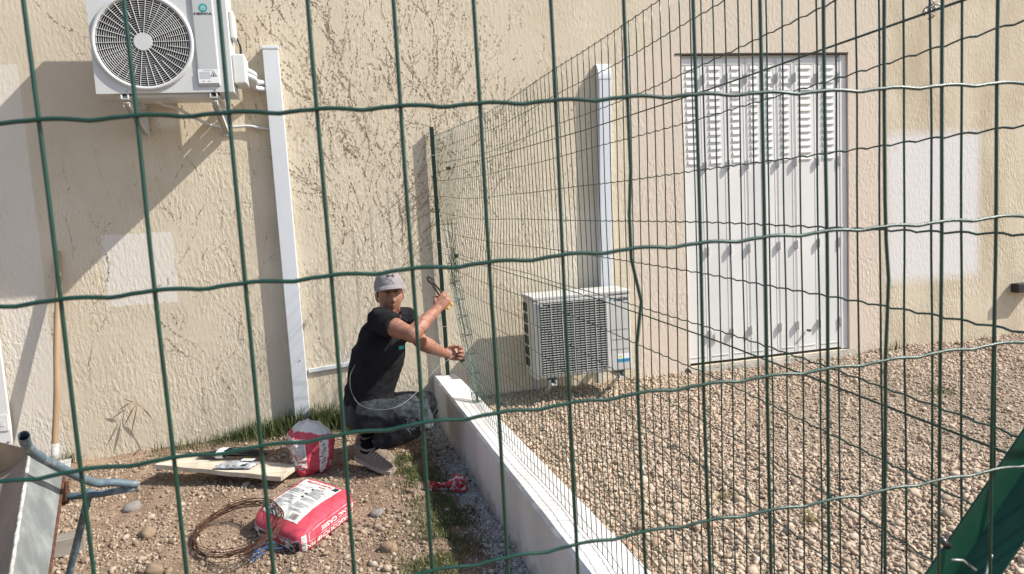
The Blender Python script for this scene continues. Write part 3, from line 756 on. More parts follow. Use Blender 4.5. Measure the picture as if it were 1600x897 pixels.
print_y(b, [(u*1.15,v*.62) for u,v in vs], fs, tp.x, AYF-.0154, tp.z)
b.build('logo', [MAT['teal'], MAT['sticker'], MAT['ink']], cp)
s0, s1 = wy(311,130,AYF-.015), wy(342,108,AYF-.015)
b = MB(); rectpt(b, s0.x, s1.x-.004, s0.z, s1.z, AYF-.0150); b.cm = 1
for k in range(7): rectpt(b, s0.x+.006, s0.x+.066, s1.z-.018-k*.0062, s1.z-.0155-k*.0062, AYF-.0154)
rectpt(b, s0.x+.03, s0.x+.08, s1.z-.008, s1.z-.005, AYF-.0154)
b.cm = 2; c = Vector((s1.x-.032, AYF-.0155, s0.z+.048)); r = .022
tri = [c+Vector((r*math.cos(a),0,r*math.sin(a))) for a in (math.pi/2, math.pi*7/6, math.pi*11/6)]; tri2 = [c+(p-c)*.68 for p in tri]
b.add(tri+tri2, [(0,1,4,3),(1,2,5,4),(2,0,3,5)]); b.add([c+Vector((-.005,0,-.007)),c+Vector((.005,0,-.007)),c+Vector((0,0,.008))], [(0,1,2)])
for k in range(2): rectpt(b, s0.x+.02+k*.03, s0.x+.034+k*.03, s0.z+.008, s0.z+.013, AYF-.0154, 1)
b.build('warning_sticker', [MAT['sticker'], MAT['ink_grey'], MAT['ink']], cp)
b = MB(); v0, v1 = wy(352,138,-.40), wy(380,80,-.34)
b.box((AX1+.001,-.40,2.125), (AX1+.075,-.20,2.30)); b.build('valve_cover', MAT['casing'], ac, bevel=.01)
b = MB(); b.box((AX1+.001,-.36,2.40), (AX1+.028,-.22,2.56)); b.build('side_handle', MAT['casing'], ac, bevel=.008)
b = MB(); b.tube(catmull([(AX1+.03,-.26,2.42),(AX1+.045,-.27,2.37),(AX1+.04,-.27,2.28)],6), .007, 6); b.build('power_cable', MAT['black_plastic'], ac, smooth=True)
for z, zz in ((2.235,2.205),(2.205,2.165)):
    e = wy(414, 118 if z > 2.22 else 126, -.05)
    b = MB(); b.tube(catmull([(AX1+.05,-.28,z),(AX1+.11,-.25,z-.03),(-.40,-.10,zz-.012),(e.x,-.032,zz-.016),(e.x+.05,-.030,zz-.016)],8), .016, 10)
    b.build('insulated_pipe', MAT['white_plastic'], ac, smooth=True)
for bx in (-1.085, -.605):
    b = MB()
    b.box((bx-.018,-.47,2.035), (bx+.018,-.01,2.040)); b.box((bx-.020,-.47,2.0405), (bx-.016,-.01,2.062)); b.box((bx+.016,-.47,2.0405), (bx+.020,-.01,2.062))
    b.box((bx-.02,-.012,1.86), (bx+.02,-.002,2.03))
    d = Vector((0,.42,-.13)); L_ = d.length; d.normalize(); u = Vector((1,0,0)); nn = d.cross(u)
    b.obox(Vector((bx,-.44,2.02))+d*L_/2, d, u, nn, L_/2, .016, .003); b.obox(Vector((bx-.016,-.44,2.012))+d*L_/2, d, nn, u, L_/2, .014, .002); b.obox(Vector((bx+.016,-.44,2.012))+d*L_/2, d, nn, u, L_/2, .014, .002)
    b.build('wall_bracket', MAT['casing'], ac)
    b = MB(); b.box((bx-.03,-.43,2.0625), (bx+.03,-.38,2.0695)); b.build('rubber_foot', MAT['dark'], ac)
    b = MB(); b.tube([(bx+.012,AYF-.001,AZ0+.012),(bx+.012,AYF-.006,AZ0+.012)], .005, 8); b.build('screw', MAT['galv'], ac)
b = MB(); b.box((AX0+.1,-.42,2.050), (AX1-.12,-.18,2.0695)); b.build('base_tray', MAT['casing'], ac)
b = MB(); dp = [(-.93,-.30,2.05),(-.915,-.30,2.025),(-.86,-.24,2.015),(-.76,-.12,1.96),(-.68,-.035,1.925),(-.58,-.022,1.915),(-.47,-.022,1.918),(-.40,-.022,1.905),(-.335,-.02,1.895)]
b.tube(catmull(dp,6), .0095, 8); b.tube([(-.93,-.30,2.066),(-.93,-.30,2.045),(-.925,-.3,2.03)], [.03,.03,.012], 10)
b.build('drain_hose', MAT['casing'], ac, smooth=True)

# ------------------------------------------------------------------ white ducts and trunking
t0, t1, u0, u1 = wy(409,72,-.06), wy(434,72,-.06), wy(462,664,-.06), wy(486,664,-.06)
duct = thing('pipe_duct', 'tall white plastic pipe duct beside the upper air conditioner', 'duct', ((u0.x+u1.x)/2, 0, -.16))
b = MB(); xb0, xb1, zt = u0.x, u1.x, t0.z
b.add([(xb0,-.06,-.17),(xb1,-.06,-.17),(xb1,0.002,-.17),(xb0,0.002,-.17),(t0.x,-.06,zt),(t1.x,-.06,zt),(t1.x,.002,zt),(t0.x,.002,zt)], [(0,3,2,1),(4,5,6,7),(0,1,5,4),(1,2,6,5),(3,0,4,7)])
b.build('channel', MAT['white_plastic'], duct, bevel=.004)
b = MB(); b.box((t0.x-.004,-.064,zt-.018), (t1.x+.004,.002,zt+.003)); b.build('end_cap', MAT['white_plastic'], duct, bevel=.003)
b = MB(); b.tube([wy(469,563,-.0605)+Vector((0,.001,0)), wy(469,563,-.0605)+Vector((0,-.004,0))], .004, 6); b.build('screw', MAT['galv'], duct)
duct2 = thing('pipe_duct', 'white pipe duct with rounded top elbow above the lower air conditioner', 'duct', (1.95, 0, .65))
a0, a1, c0, c1 = wy(936,122,-.065), wy(955,122,-.065), wy(939,450,-.065), wy(957,450,-.065)
b = MB(); b.add([(c0.x,-.065,c0.z),(c1.x,-.065,c0.z),(c1.x,.002,c0.z),(c0.x,.002,c0.z),(a0.x,-.065,a0.z),(a1.x,-.065,a0.z),(a1.x,.002,a0.z),(a0.x,.002,a0.z)], [(0,3,2,1),(4,5,6,7),(0,1,5,4),(1,2,6,5),(3,0,4,7)])
b.build('channel', MAT['white_plastic'], duct2, bevel=.004)
b = MB()
b.grid(lambda u, v: (a0.x-.003+(a1.x-a0.x+.006)*v, -.068*math.cos(u*math.pi/2)+.003*0, a0.z-.006+.115*math.sin(u*math.pi/2)), 12, 1)
for xs in (a0.x-.003, a1.x+.003):
    b.add([(xs,0,a0.z-.006)]+[(xs,-.068*math.cos(k/12*math.pi/2), a0.z-.006+.115*math.sin(k/12*math.pi/2)) for k in range(13)], [(0,k,k+1) for k in range(1,13)])
b.build('elbow_cover', MAT['white_plastic'], duct2)
q0, q1 = wy(482,580,-.018), wy(566,566,-.018)
b = MB(); b.obox((q0+q1)/2+Vector((0,.009,0)), (q1-q0).normalized(), Vector((0,1,0)), Vector((0,0,1)), (q1-q0).length/2, .009, .013)
tag(b.build('cable_trunking', MAT['white_plastic'], bevel=.002), 'thin white cable trunking running from the duct behind the man', 'trunking')

# ------------------------------------------------------------------ lower air conditioner
BX0, BX1, BZ0, BZ1, BYF, BYB = 1.288, 1.998, .108, .682, -.40, -.12
ad = thing('air_conditioner', 'white outdoor air conditioner with slatted square grille low beside the fence', 'air conditioner', (1.64, -.12, .1))
b = MB(); b.box((BX0,BYF,BZ0), (BX1,BYB,BZ1-.03)); b.build('casing', MAT['casing_dull'], ad, bevel=.012)
b = MB(); b.box((BX0-.004,BYF-.004,BZ1-.0295), (BX1+.004,BYB,BZ1)); b.build('lid', MAT['casing_dull'], ad, bevel=.008)
GX0, GX1, GZ0, GZ1 = BX0+.042, BX0+.525, BZ0+.030, BZ1-.045
b = MB(); b.box((GX0-.012,BYF-.010,GZ0-.012), (GX1+.012,BYF-.0005,GZ1+.016)); gf = b.build('grille_frame', MAT['casing_dull'], ad, bevel=.004)
b = MB(); rectpt(b, GX0, GX1, GZ0, GZ1, BYF-.0104); b.build('fan_opening', MAT['dark'], ad)
NSL = 30
for k in range(NSL):
    z = GZ0 + (k+.5)/NSL*(GZ1-GZ0)
    b = MB(); b.box((GX0+.001,BYF-.017,z-.0022), (GX1-.001,BYF-.011,z+.0022)); b.build('slat', MAT['casing_dull'], ad)
for k in range(1,6):
    x = GX0+(GX1-GX0)*k/6
    b = MB(); b.box((x-.0018,BYF-.0200,GZ0), (x+.0018,BYF-.0172,GZ1)); b.build('grille_bar', MAT['casing_grey'], ad)
for (x, z) in ((GX0+.012,GZ1-.014),(GX1-.014,GZ1-.014),(GX1-.012,GZ0+.014)):
    b = MB(); b.box((x-.012,BYF-.022,z-.012), (x+.012,BYF-.0175,z+.012)); b.build('grille_clip', MAT['ink_grey'], ad)
b = MB(); lz = GZ0-.012
pts = [(GX0+.30+.011*math.cos(a), BYF-.012, lz-.006+.011*math.sin(a)) for a in np.linspace(0,2*math.pi,16,endpoint=False)]
b.tube(pts, .004, 6, closed=True); b.build('grille_lug', MAT['casing_dull'], ad)
for r in range(6):
    for c in range(2):
        z = BZ0+.065+r*.078; y0 = BYB-.03-c*.055
        b = MB(); b.box((BX0-.0035,y0-.045,z), (BX0-.0005,y0,z+.062)); b.build('side_vent', MAT['dark'], ad)
for k, z in enumerate((.335, .405, .265)):
    b = MB(); b.box((GX1+.03,BYF-.0025,z), (BX1-.02,BYF-.0003,z+.004)); b.build('panel_groove', MAT['ink_grey'], ad)
b = MB(); dq = wy(958,468,BYF-.002)
vs, fs = text_polys('DAIKIN', .030, .0010); b.cm = 0
print_y(b, vs, fs, dq.x+.056, BYF-.0012, dq.z-.002)
b.cm = 1; b.add([(dq.x-.028,BYF-.0012,dq.z+.012),(dq.x-.004,BYF-.0012,dq.z+.012),(dq.x-.022,BYF-.0012,dq.z-.014)], [(0,1,2)])
b.cm = 0; b.add([(dq.x-.010,BYF-.0013,dq.z+.012),(dq.x-.001,BYF-.0013,dq.z+.012),(dq.x-.021,BYF-.0013,dq.z-.012)], [(0,1,2)])
b.build('logo', [MAT['ink'], MAT['blue']], ad)
e0, e1 = wy(965,566,BYF-.002), wy(984,551,BYF-.002)
b = MB(); rectpt(b, e0.x, e1.x, e0.z, e1.z, BYF-.0012); b.cm = 1; rectpt(b, e0.x, e1.x, e0.z, e0.z+.022, BYF-.0016)
b.cm = 2; b.add(*disc(e0.x+.024, e1.z-.022, BYF-.0016, .012, 12)); b.build('energy_sticker', [MAT['sticker'], MAT['blue'], MAT['green_y']], ad)
for bx in (BX0+.11, BX1-.10):
    b = MB(); b.box((bx-.02,BYF-.05,BZ0-.038), (bx+.02,-.004,BZ0-.028)); b.box((bx-.022,BYF-.05,BZ0-.0275), (bx-.018,-.004,BZ0-.006)); b.box((bx+.018,BYF-.05,BZ0-.0275), (bx+.022,-.004,BZ0-.006))
    b.box((bx-.02,-.014,BZ0-.26), (bx+.02,-.003,BZ0-.0285)); d = Vector((0,.33,-.2)); L_ = d.length; d.normalize()
    b.obox(Vector((bx,BYF+.02,BZ0-.045))+d*L_/2, d, Vector((1,0,0)), d.cross(Vector((1,0,0))), L_/2, .014, .004)
    b.build('wall_bracket', MAT['casing_dull'], ad)
    b = MB(); b.box((bx-.035,BYF-.02,BZ0-.0055), (bx+.035,BYF+.03,BZ0-.0005)); b.build('rubber_foot', MAT['dark'], ad)

# ------------------------------------------------------------------ folding shutters in the doorway
SY = .022
sh = thing('folding_shutter', 'white metal folding shutters with louvred tops closing the doorway', 'shutter', (3.37, SY, OZ0))
bpx = [1068, 1103, 1138, 1168, 1194, 1215, 1242, 1277, 1312]
bxs = [wy(p, 330, SY).x for p in bpx]; bys = [SY+.004 if k % 2 == 0 else SY+.008 for k in range(9)]
zb, zt = OZ0+.022, OZ1-.03
lz0, lz1 = wy(1089,254,SY).z, wy(1089,107,SY).z
for k in range(8):
    x0, x1 = bxs[k]+.0014, bxs[k+1]-.0014; y0, y1 = bys[k], bys[k+1]
    d = Vector((x1-x0, y1-y0, 0)); w_ = d.length; d.normalize(); nn = Vector((d.y,-d.x,0)); c = Vector(((x0+x1)/2,(y0+y1)/2,0))
    up = Vector((0,0,1))
    b = MB(); b.obox(c+up*(zb+zt)/2, d, nn, up, w_/2, .006, (zt-zb)/2)
    pn = b.build('panel', MAT['white_paint'], sh, bevel=.002)
    for e in (-1, 1):
        b = MB(); b.obox(c+d*(e*(w_/2-.014))+nn*.0072+up*(zb+zt)/2, d, nn, up, .003, .0011, (zt-zb)/2-.004); b.build('fold_rib', MAT['white_paint'], pn)
    b = MB(); b.obox(c+nn*.0085+up*(zb+.045), d, nn, up, w_/2-.022, .0024, .0022); b.obox(c+nn*.0085+up*(zt-.045), d, nn, up, w_/2-.022, .0024, .0022); tag(b.build('rail_fold', MAT['white_paint'], pn), kind='stuff')
    lw = w_*.22 if k in (2,3,4,5) else w_*.25
    for j in range(14):
        z = lz0+(lz1-lz0)*j/13; q = c+nn*.0062+up*z; h = .0165
        b = MB(); b.add([q-d*lw+up*h, q+d*lw+up*h, q+d*lw-up*h, q-d*lw-up*h, q-d*lw*.96+nn*.009-up*h*.75, q+d*lw*.96+nn*.009-up*h*.75, q-d*lw*.96+nn*.004+up*h*.9, q+d*lw*.96+nn*.004+up*h*.9], [(0,1,7,6),(6,7,5,4),(4,5,2,3),(0,6,4,3),(1,2,5,7)])
        b.build('louver', MAT['white_paint'], pn)
rows = [wy(1120,y,SY).z for y in (123, 259, 391, 521)]
for z in rows:
    for k in (1,2,3,5,6,7):
        x = bxs[k]; y = bys[k]
        b = MB(); b.box((x+.006,y-.030,z-.038), (x+.009,y-.006,z+.038)); b.box((x-.010,y-.012,z-.030), (x+.0055,y-.007,z+.030))
        b.tube([(x+.0075,y-.030,z-.028),(x+.0075,y-.030,z+.028)], .004, 6); b.build('hinge', MAT['white_paint'], sh)
    for k in (0, 8):
        x = bxs[k]; b = MB(); b.box((x-.012,SY-.012,z-.03), (x+.012,SY-.003,z+.03)); b.tube([(x,SY-.014,z-.045),(x,SY-.014,z+.045)], .006, 8); b.build('hinge', MAT['white_paint'], sh)
for x0, x1 in ((OX0+.004, bxs[0]-.004), (bxs[8]+.004, OX1-.004)):
    b = MB(); b.box((x0,SY-.004,zb-.015), (x1,SY+.05,zt+.02)); b.build('frame_post', MAT['white_paint'], sh, bevel=.003)
b = MB(); b.box((bxs[0],SY+.012,zt+.002), (bxs[8],SY+.05,zt+.024)); b.build('frame_head', MAT['white_paint'], sh)
q = wy(1262,516,SY-.01); b = MB(); b.tube([q, q+Vector((0,-.03,.0))], .010, 8); b.tube([q+Vector((-.012,-.03,0)), q+Vector((.012,-.03,.008))], .006, 6); b.build('knob', MAT['steel'], sh)
q = wy(1120,527,SY-.01); b = MB(); b.box((q.x-.02,q.y-.012,q.z-.02),(q.x+.02,q.y,q.z+.05)); b.build('latch', MAT['white_paint'], sh)

# dark wall box at the right border, open shutter leaf at the left border
e = wy(1592,444,-.09); f = wy(1592,458,-.09)
wb = thing('wall_box', 'dark grey box fixed to the wall at the right edge', 'box', (e.x+.1, 0, f.z))
b = MB(); b.box((e.x,-.09,f.z), (e.x+.22,-.012,e.z)); b.build('cover', MAT['ink'], wb, bevel=.004)
b = MB(); b.box((e.x+.01,-.0115,f.z+.006), (e.x+.21,.002,e.z-.006)); b.build('base_plate', MAT['ink_grey'], wb)
sx = wy(19,690,-.05).x; sz = wy(19,696,-.05).z
sf = thing('shutter_leaf', 'white metal shutter leaf folded back at the left edge of the wall', 'shutter', (sx-.3,-.03,sz))
b = MB(); b.box((sx-.55,-.05,sz), (sx,-.025,2.25)); b.build('leaf', MAT['white_paint'], sf, bevel=.003)
b = MB(); b.box((sx-.055,-.056,sz+.10), (sx-.008,-.0505,sz+.20)); b.box((sx-.05,-.0585,sz+.13), (sx-.028,-.0565,sz+.17)); b.build('hinge_plate', MAT['white_paint'], sf)
b = MB(); b.tube([(sx-.02,-.05,sz+.025),(sx-.02,-.056,sz+.025)], .008, 8); b.build('rivet', MAT['galv'], sf)

# ------------------------------------------------------------------ sacks
def cube_grid(n=16):
    """points and faces of a subdivided cube surface in [-1,1]^3"""
    pts = {}; vs = []; fs = []
    def vid(p):
        k = tuple(round(c, 5) for c in p)
        if k not in pts: pts[k] = len(vs); vs.append(p)
        return pts[k]
    for ax in range(3):
        for sg in (-1, 1):
            for i in range(n):
                for j in range(n):
                    q = []
                    for (a, c) in ((i,j),(i+1,j),(i+1,j+1),(i,j+1)):
                        p = [0,0,0]; p[ax] = sg; p[(ax+1)%3] = -1+2*a/n; p[(ax+2)%3] = -1+2*c/n; q.append(vid(tuple(p)))
                    fs.append(tuple(q) if sg > 0 else tuple(reversed(q)))
    return vs, fs
def rounded(p, r):
    q = Vector(p); c = Vector([max(-(1-r), min(1-r, x)) for x in q]); d = q-c
    m = max(abs(x) for x in d)
    if m > 1e-9: d = d.normalized()*m
    return c+d
def decal(b, fn, vs, fs, m): b.add([fn(u, v) for u, v in vs], fs, m)
def patch(b, fn, u0, u1, v0, v1, m, nu=6, nv=6):
    b.grid(lambda u, v: fn(u0+(u1-u0)*u, v0+(v1-v0)*v), nu, nv, m)

# lying sack
cA, cB, cC, cD = [gz(*p, -.06) for p in ((391,797),(480,741),(555,766),(468,829))]
def sackL(p, lift=0.0):
    r = .34; q = rounded(p, r)
    a, c, h = q.x, q.y, q.z
    # p.x: from A-D side (left end) to B-C ; p.y: from A-B (far) to D-C (near)
    u, v = (a+1)/2, (c+1)/2
    base = (cA*(1-u)+cB*u)*(1-v)+(cD*(1-u)+cC*u)*v
    ctr = (cA+cB+cC+cD)/4
    w_ = (h+1)/2
    o = ctr+(base-ctr)*(1.0+.05*(1-abs(h))+.0*w_)
    z = -.190 + .128*w_ + (.014*(1-a*a)*(1-c*c) if h > 0 else 0) - (.022*max(0,-a)**3 if h > 0 else 0)
    wr = .004*mnoise.noise(Vector((a*3, c*3, h*3)))+.0025*mnoise.noise(Vector((a*9, c*7, h*8)))
    nrm = Vector((0,0,1)) if abs(h) > .9 else Vector((base-ctr)).normalized()
    return Vector((o.x, o.y, z)) + nrm*(wr+lift)
ctr = (cA+cB+cC+cD)/4
sk = thing('mortar_sack', 'red and white sack of mortar lying flat on the dirt', 'sack', (ctr.x, ctr.y, -.185))
vs, fs = cube_grid(26); b = MB(); b.add([sackL(p) for p in vs], fs); b.build('sack_body', MAT['bag_red'], sk, smooth=True)
top = lambda l: (lambda u, v: sackL((u, v, 1), l))
# white panel; rows of print run along the short side as in the photo
b = MB(); patch(b, top(.0012), -.80, .84, -.80, .64, 0, 24, 24)
b.build('print_panel', MAT['bag_white'], sk, smooth=True)
b = MB(); rr = random.Random(3)
for col, (v0, v1) in enumerate(((-.72,-.10), (-.02,.56))):
    u = -.52
    while u < .50:
        L_ = rr.uniform(.55,1)
        if rr.random() < .84: patch(b, top(.0022), u, u+.016, v0 if col == 0 else v0, v0+(v1-v0)*L_, 0, 1, 6)
        u += .034
tag(b.build('small_print', MAT['ink_grey'], sk), kind='stuff')
b = MB()
for (u, v) in ((-.02,-.06), (.12,-.06), (.36,-.06)): patch(b, top(.0026), u, u+.06, v-.05, v+.05, 0, 3, 3)
patch(b, top(.0026), .64, .80, .42, .60, 0, 4, 4)
for k in range(14): patch(b, top(.0026), -.74, -.58, .26+k*.02, .26+k*.02+rr.choice((.006,.010,.013)), 0, 2, 1)
tag(b.build('barcode_and_symbols', MAT['ink'], sk), kind='stuff')
b = MB()
# title line on the panel, head towards the far end
tv, tf = text_polys('MONOCOUCHE FIN', .11, .004); decal(b, lambda u, v: sackL((.70+v*.95, -.14+u*1.0, 1), .0026), tv, tf, 0)
tv, tf = text_polys('FINITION', .07, .003); decal(b, lambda u, v: sackL((.575+v*.95, .12+u*1.0, 1), .0026), tv, tf, 0)
b.build('title_print', MAT['ink_red'], sk)
# near long side: upside-down lettering
side = lambda l: (lambda u, v: sackL((u, 1, v), l))
b = MB(); tv, tf = text_polys('BLANC CASSE', .26, .008); decal(b, lambda u, v: side(.0016)(.26-u*.72, .18-v*1.5), tv, tf, 0)
tv, tf = text_polys('MONOCOUCHE FIN', .27, .009); decal(b, lambda u, v: side(.0016)(.06-u*.72, -.42-v*1.5), tv, tf, 0)
for (u0,u1,v0,v1) in ((-.72,.82,.52,.55),(-.72,.82,-.16,-.13),(-.73,-.715,-.16,.55),(.815,.83,-.16,.55)): patch(b, side(.0016), u0, u1, v0, v1, 0, 10, 1)
b.build('side_lettering', MAT['bag_white'], sk)
# left end, seen head-on: white label with dark blocks
end = lambda l: (lambda u, v: sackL((-1, u, v), l))
b = MB(); patch(b, end(.0014), -.95, .93, -.78, .42, 0, 14, 8)
for (u0,u1,v0,v1,m) in ((-.88,-.70,-.6,.35,1),(-.58,-.25,-.05,.34,1),(-.2,.02,-.12,.40,2),(.06,.30,-.12,.40,2),(.34,.48,-.1,.38,2),(-.6,.4,-.5,-.38,2),(-.6,.44,-.66,-.58,3),(.52,.74,-.7,.4,3),(.56,.70,-.6,.2,1),(.76,.92,-.78,.38,1)):
    patch(b, end(.0024), u0, u1, v0, v1, m, 3, 3)
tv, tf = text_polys('MONOCOUCHE', .17, .006); decal(b, lambda u, v: end(.0026)(-.1+u*.8, -.30+v*1.3), tv, tf, 2)
b.build('end_label', [MAT['bag_white'], MAT['ink'], MAT['ink_red'], MAT['ink_grey']], sk)
b = MB(); patch(b, side(.0022), -.985, -.80, -.72, .62, 0, 3, 6)
for k in range(8): patch(b, side(.0030), -.96, -.83, -.6+k*.14, -.52+k*.14, 1, 2, 1)
b.build('side_label', [MAT['bag_white'], MAT['ink_grey']], sk)

# standing sack
sb = gz(487, 742, -.17); yaw = math.radians(14)
sax, say = Vector((math.cos(yaw), math.sin(yaw), 0)), Vector((-math.sin(yaw), math.cos(yaw), 0))
def sackS(p, lift=0.0):
    q = rounded(p, .33); a, c, h = q.x, q.y, q.z; w_ = (h+1)/2
    wd = .098*(.82+.42*math.sin(min(1,w_*1.15)*math.pi*.55)); wd *= 1-.30*max(0,w_-.72)/.28
    dp = .085*(.85+.3*math.sin(w_*math.pi)); dp *= 1-.35*max(0,w_-.7)/.3
    z = -.185 + .305*w_ - .035*max(0,a)*w_*w_
    lean = .012*w_
    wr = .012*mnoise.noise(Vector((a*1.8, c*1.8, h*2.2+4))) + .006*(1-abs(mnoise.noise(Vector((a*3+7, c*3, h*4))))*2.5) + (.005 if w_ < .72 else .008)*mnoise.noise(Vector((a*6, c*5, h*9+1)))
    d = sax*(a*wd) + say*(c*dp); nn = (d.normalized()*(1-abs(max(0,h)))+Vector((0,0,max(0,h)))); nn = nn.normalized() if nn.length > 1e-6 else Vector((0,0,1))
    return Vector((sb.x, sb.y+.085, 0)) + d + sax*lean + Vector((0,0,z)) + nn*(wr+lift)
ss = thing('mortar_sack', 'half empty red and white sack standing upright at the foot of the duct', 'sack', (sb.x, sb.y+.085, -.185))
b = MB(); b.add([sackS(p) for p in vs], fs)
for i, f in enumerate(fs):
    cz = sum(vs[k][2] for k in f)/4; cy = sum(vs[k][1] for k in f)/4; cx = sum(vs[k][0] for k in f)/4
    if cz > .55+.12*math.sin(cx*5) or (cx > .93 and cz > -.1): b.m[i] = 1
b.m = [0]*len(b.f); b.build('sack_body', MAT['bag_two'], ss, smooth=True)
fr = lambda l: (lambda u, v: sackS((u, -1, v), l)); lf = lambda l: (lambda u, v: sackS((-1, u, v), l))
b = MB(); patch(b, fr(.0012), .22, .62, -.97, .42, 0, 6, 20); b.build('white_stripe', MAT['bag_white'], ss, smooth=True)
b = MB()
for k in range(6):
    u0, v0 = .42+.02*math.sin(k*2), -.45+k*.13
    pts = [fr(.0022)(u0+.07*math.cos(a)+.02*math.sin(3*a), v0+.06*math.sin(a*1.4)) for a in np.linspace(0, 5, 14)]
    b.tube(pts, .0012, 4)
tag(b.build('handwriting', MAT['ink'], ss), kind='stuff')
b = MB(); patch(b, fr(.0010), -.98, -.44, -.62, .50, 0, 8, 16); patch(b, lf(.0010), -.98, .8, -.55, .55, 0, 8, 16); b.build('print_panel', MAT['bag_white'], ss, smooth=True)
b = MB()
for k in range(13): patch(b, fr(.0020), -.94, -.50, .40-k*.05, .375-k*.05, 0, 4, 1)
for k in range(12): patch(b, lf(.0020), -.9, .6, .45-k*.05, .43-k*.05, 0, 4, 1)
for k in range(9): patch(b, lambda u, v: sackS((u, v, 1), .002), -.7+k*.16, -.66+k*.16, -.8, .3, 0, 1, 5)
tag(b.build('small_print', MAT['ink_grey'], ss), kind='stuff')
b = MB()
for v0 in (-.33, -.52):
    patch(b, fr(.0020), -.95, -.48, v0-.06, v0+.06, 0, 6, 3)
    tv, tf = text_polys('MONOCOUCHE', .088, .003); decal(b, lambda u, v, v0=v0: fr(.0030)(-.715+u*.72, v0+v), tv, tf, 1)
patch(b, fr(.002), .80, .97, -.66, -.42, 1, 3, 3)
b.build('title_print', [MAT['ink_red'], MAT['bag_white']], ss)
b = MB()
for s_ in (.14, .70): b.add([fr(.003)(s_-.2,-.97), fr(.003)(s_+.13,-.97), fr(.003)(s_+(.06 if s_ < .5 else -.05),-.72)], [(0,1,2)])
b.build('corner_marks', MAT['ink'], ss)

# ------------------------------------------------------------------ plank with cable pack and cable ties
pl, pr = Vector((-1.04,-.63,-.064)), Vector((-.33,-.975,-.118)); pd = (pr-pl).normalized(); pw = Vector((-pd.y, pd.x, 0)).normalized(); pu = pd.cross(pw)
if pu.z < 0: pu = -pu
b = MB(); L_ = (pr-pl).length
def plk(u, s, t): return pl + pd*(u*L_) + pw*(s*.095) + pu*(t*.014 + .004*mnoise.noise(Vector((u*6, s, 1)))) + pd*(.012*mnoise.noise(Vector((s*3+t, 0, 0))) if u in (0,1) else 0)
nu = 24; ring = [(-1,-1),(1,-1),(1,1),(-1,1)]; V = [plk(i/nu, *r) for i in range(nu+1) for r in ring]; Fq = [(i*4+j, i*4+(j+1)%4, (i+1)*4+(j+1)%4, (i+1)*4+j) for i in range(nu) for j in range(4)]
b.add(V, Fq+[(3,2,1,0),(nu*4,nu*4+1,nu*4+2,nu*4+3)])
o = b.build('plank', MAT['plank'], bevel=.003); tag(o, 'weathered pale wooden plank propped on rubble before the sacks', 'plank')
b = MB(); c0 = pl+pd*L_*.33
b.add([(q.x,q.y,q.z) for q in []], [])
# pack of black cable ties lying behind/on the plank
t0 = plk(.47,.75,1)+Vector((0,.03,.012)); ctp = thing('cable_tie_bundle', 'bundle of long black cable ties with a white paper band on the plank', 'cable ties', tuple(t0))
dirb = (pd*.97+pw*.22).normalized()
for k in range(16):
    a, h = random.uniform(-.06,.06), random.uniform(0,.048)
    st = t0 - dirb*.17 + pw*a*.5 + Vector((0,0,h*.25)); en = t0 + dirb*.20 + pw*a + Vector((0,0,h*.9))
    b = MB(); b.tube([st, t0+pw*a*.8+Vector((0,0,h)), en], .0035, 4, rb=.006); b.build('cable_tie', MAT['black_plastic'], ctp)
b = MB(); q = t0-dirb*.035
b.tube([q+pw*(.055*math.cos(a))+Vector((0,0,.020+.026*math.sin(a))) for a in np.linspace(0,2*math.pi,18)], .0008, 4, rb=.026, cap=False, up=tuple(dirb.cross(pw))); 
b = MB(); b.grid(lambda u, v: q+dirb*(-.022+.044*v)+pw*(.058*math.cos(u*2*math.pi))+Vector((0,0,.020+.027*math.sin(u*2*math.pi))), 20, 1)
b.build('paper_band', MAT['sticker'], ctp, smooth=True)
pk = plk(.60,-.25,1)+Vector((0,0,.012)); pkt = thing('plastic_packet', 'small clear plastic packet with a yellow mark lying on the plank', 'packet', tuple(pk))
b = MB(); b.grid(lambda u, v: pk+dirb*((u-.5)*.21)+pw*((v-.5)*.10)+pu*(.022*math.sin(math.pi*u)**.6*math.sin(math.pi*v)**.6+.007*mnoise.noise(Vector((u*7,v*5,2)))), 20, 12)
b.grid(lambda u, v: pk+dirb*((u-.5)*.21)+pw*((v-.5)*.10)-pu*(.008*math.sin(math.pi*u)*math.sin(math.pi*v)), 6, 4); b.build('pouch', MAT['clear_film'], pkt, smooth=True)
b = MB(); b.grid(lambda u, v: pk+dirb*(.02+u*.07)+pw*(.004+v*.034)+pu*(.026), 2, 2); b.build('header_card', MAT['sticker'], pkt)
b = MB(); b.grid(lambda u, v: pk+dirb*(.035+u*.03)+pw*(.016+v*.014)+pu*(.0275), 1, 1); b.build('yellow_mark', MAT['green_y'], pkt)
for k in range(5):
    b = MB(); b.tube([pk-dirb*.08+pw*(-.03+k*.012)+pu*.006, pk+dirb*.07+pw*(-.035+k*.012)+pu*.010], .005, 5); b.build('tie', MAT['black_plastic'], pkt)

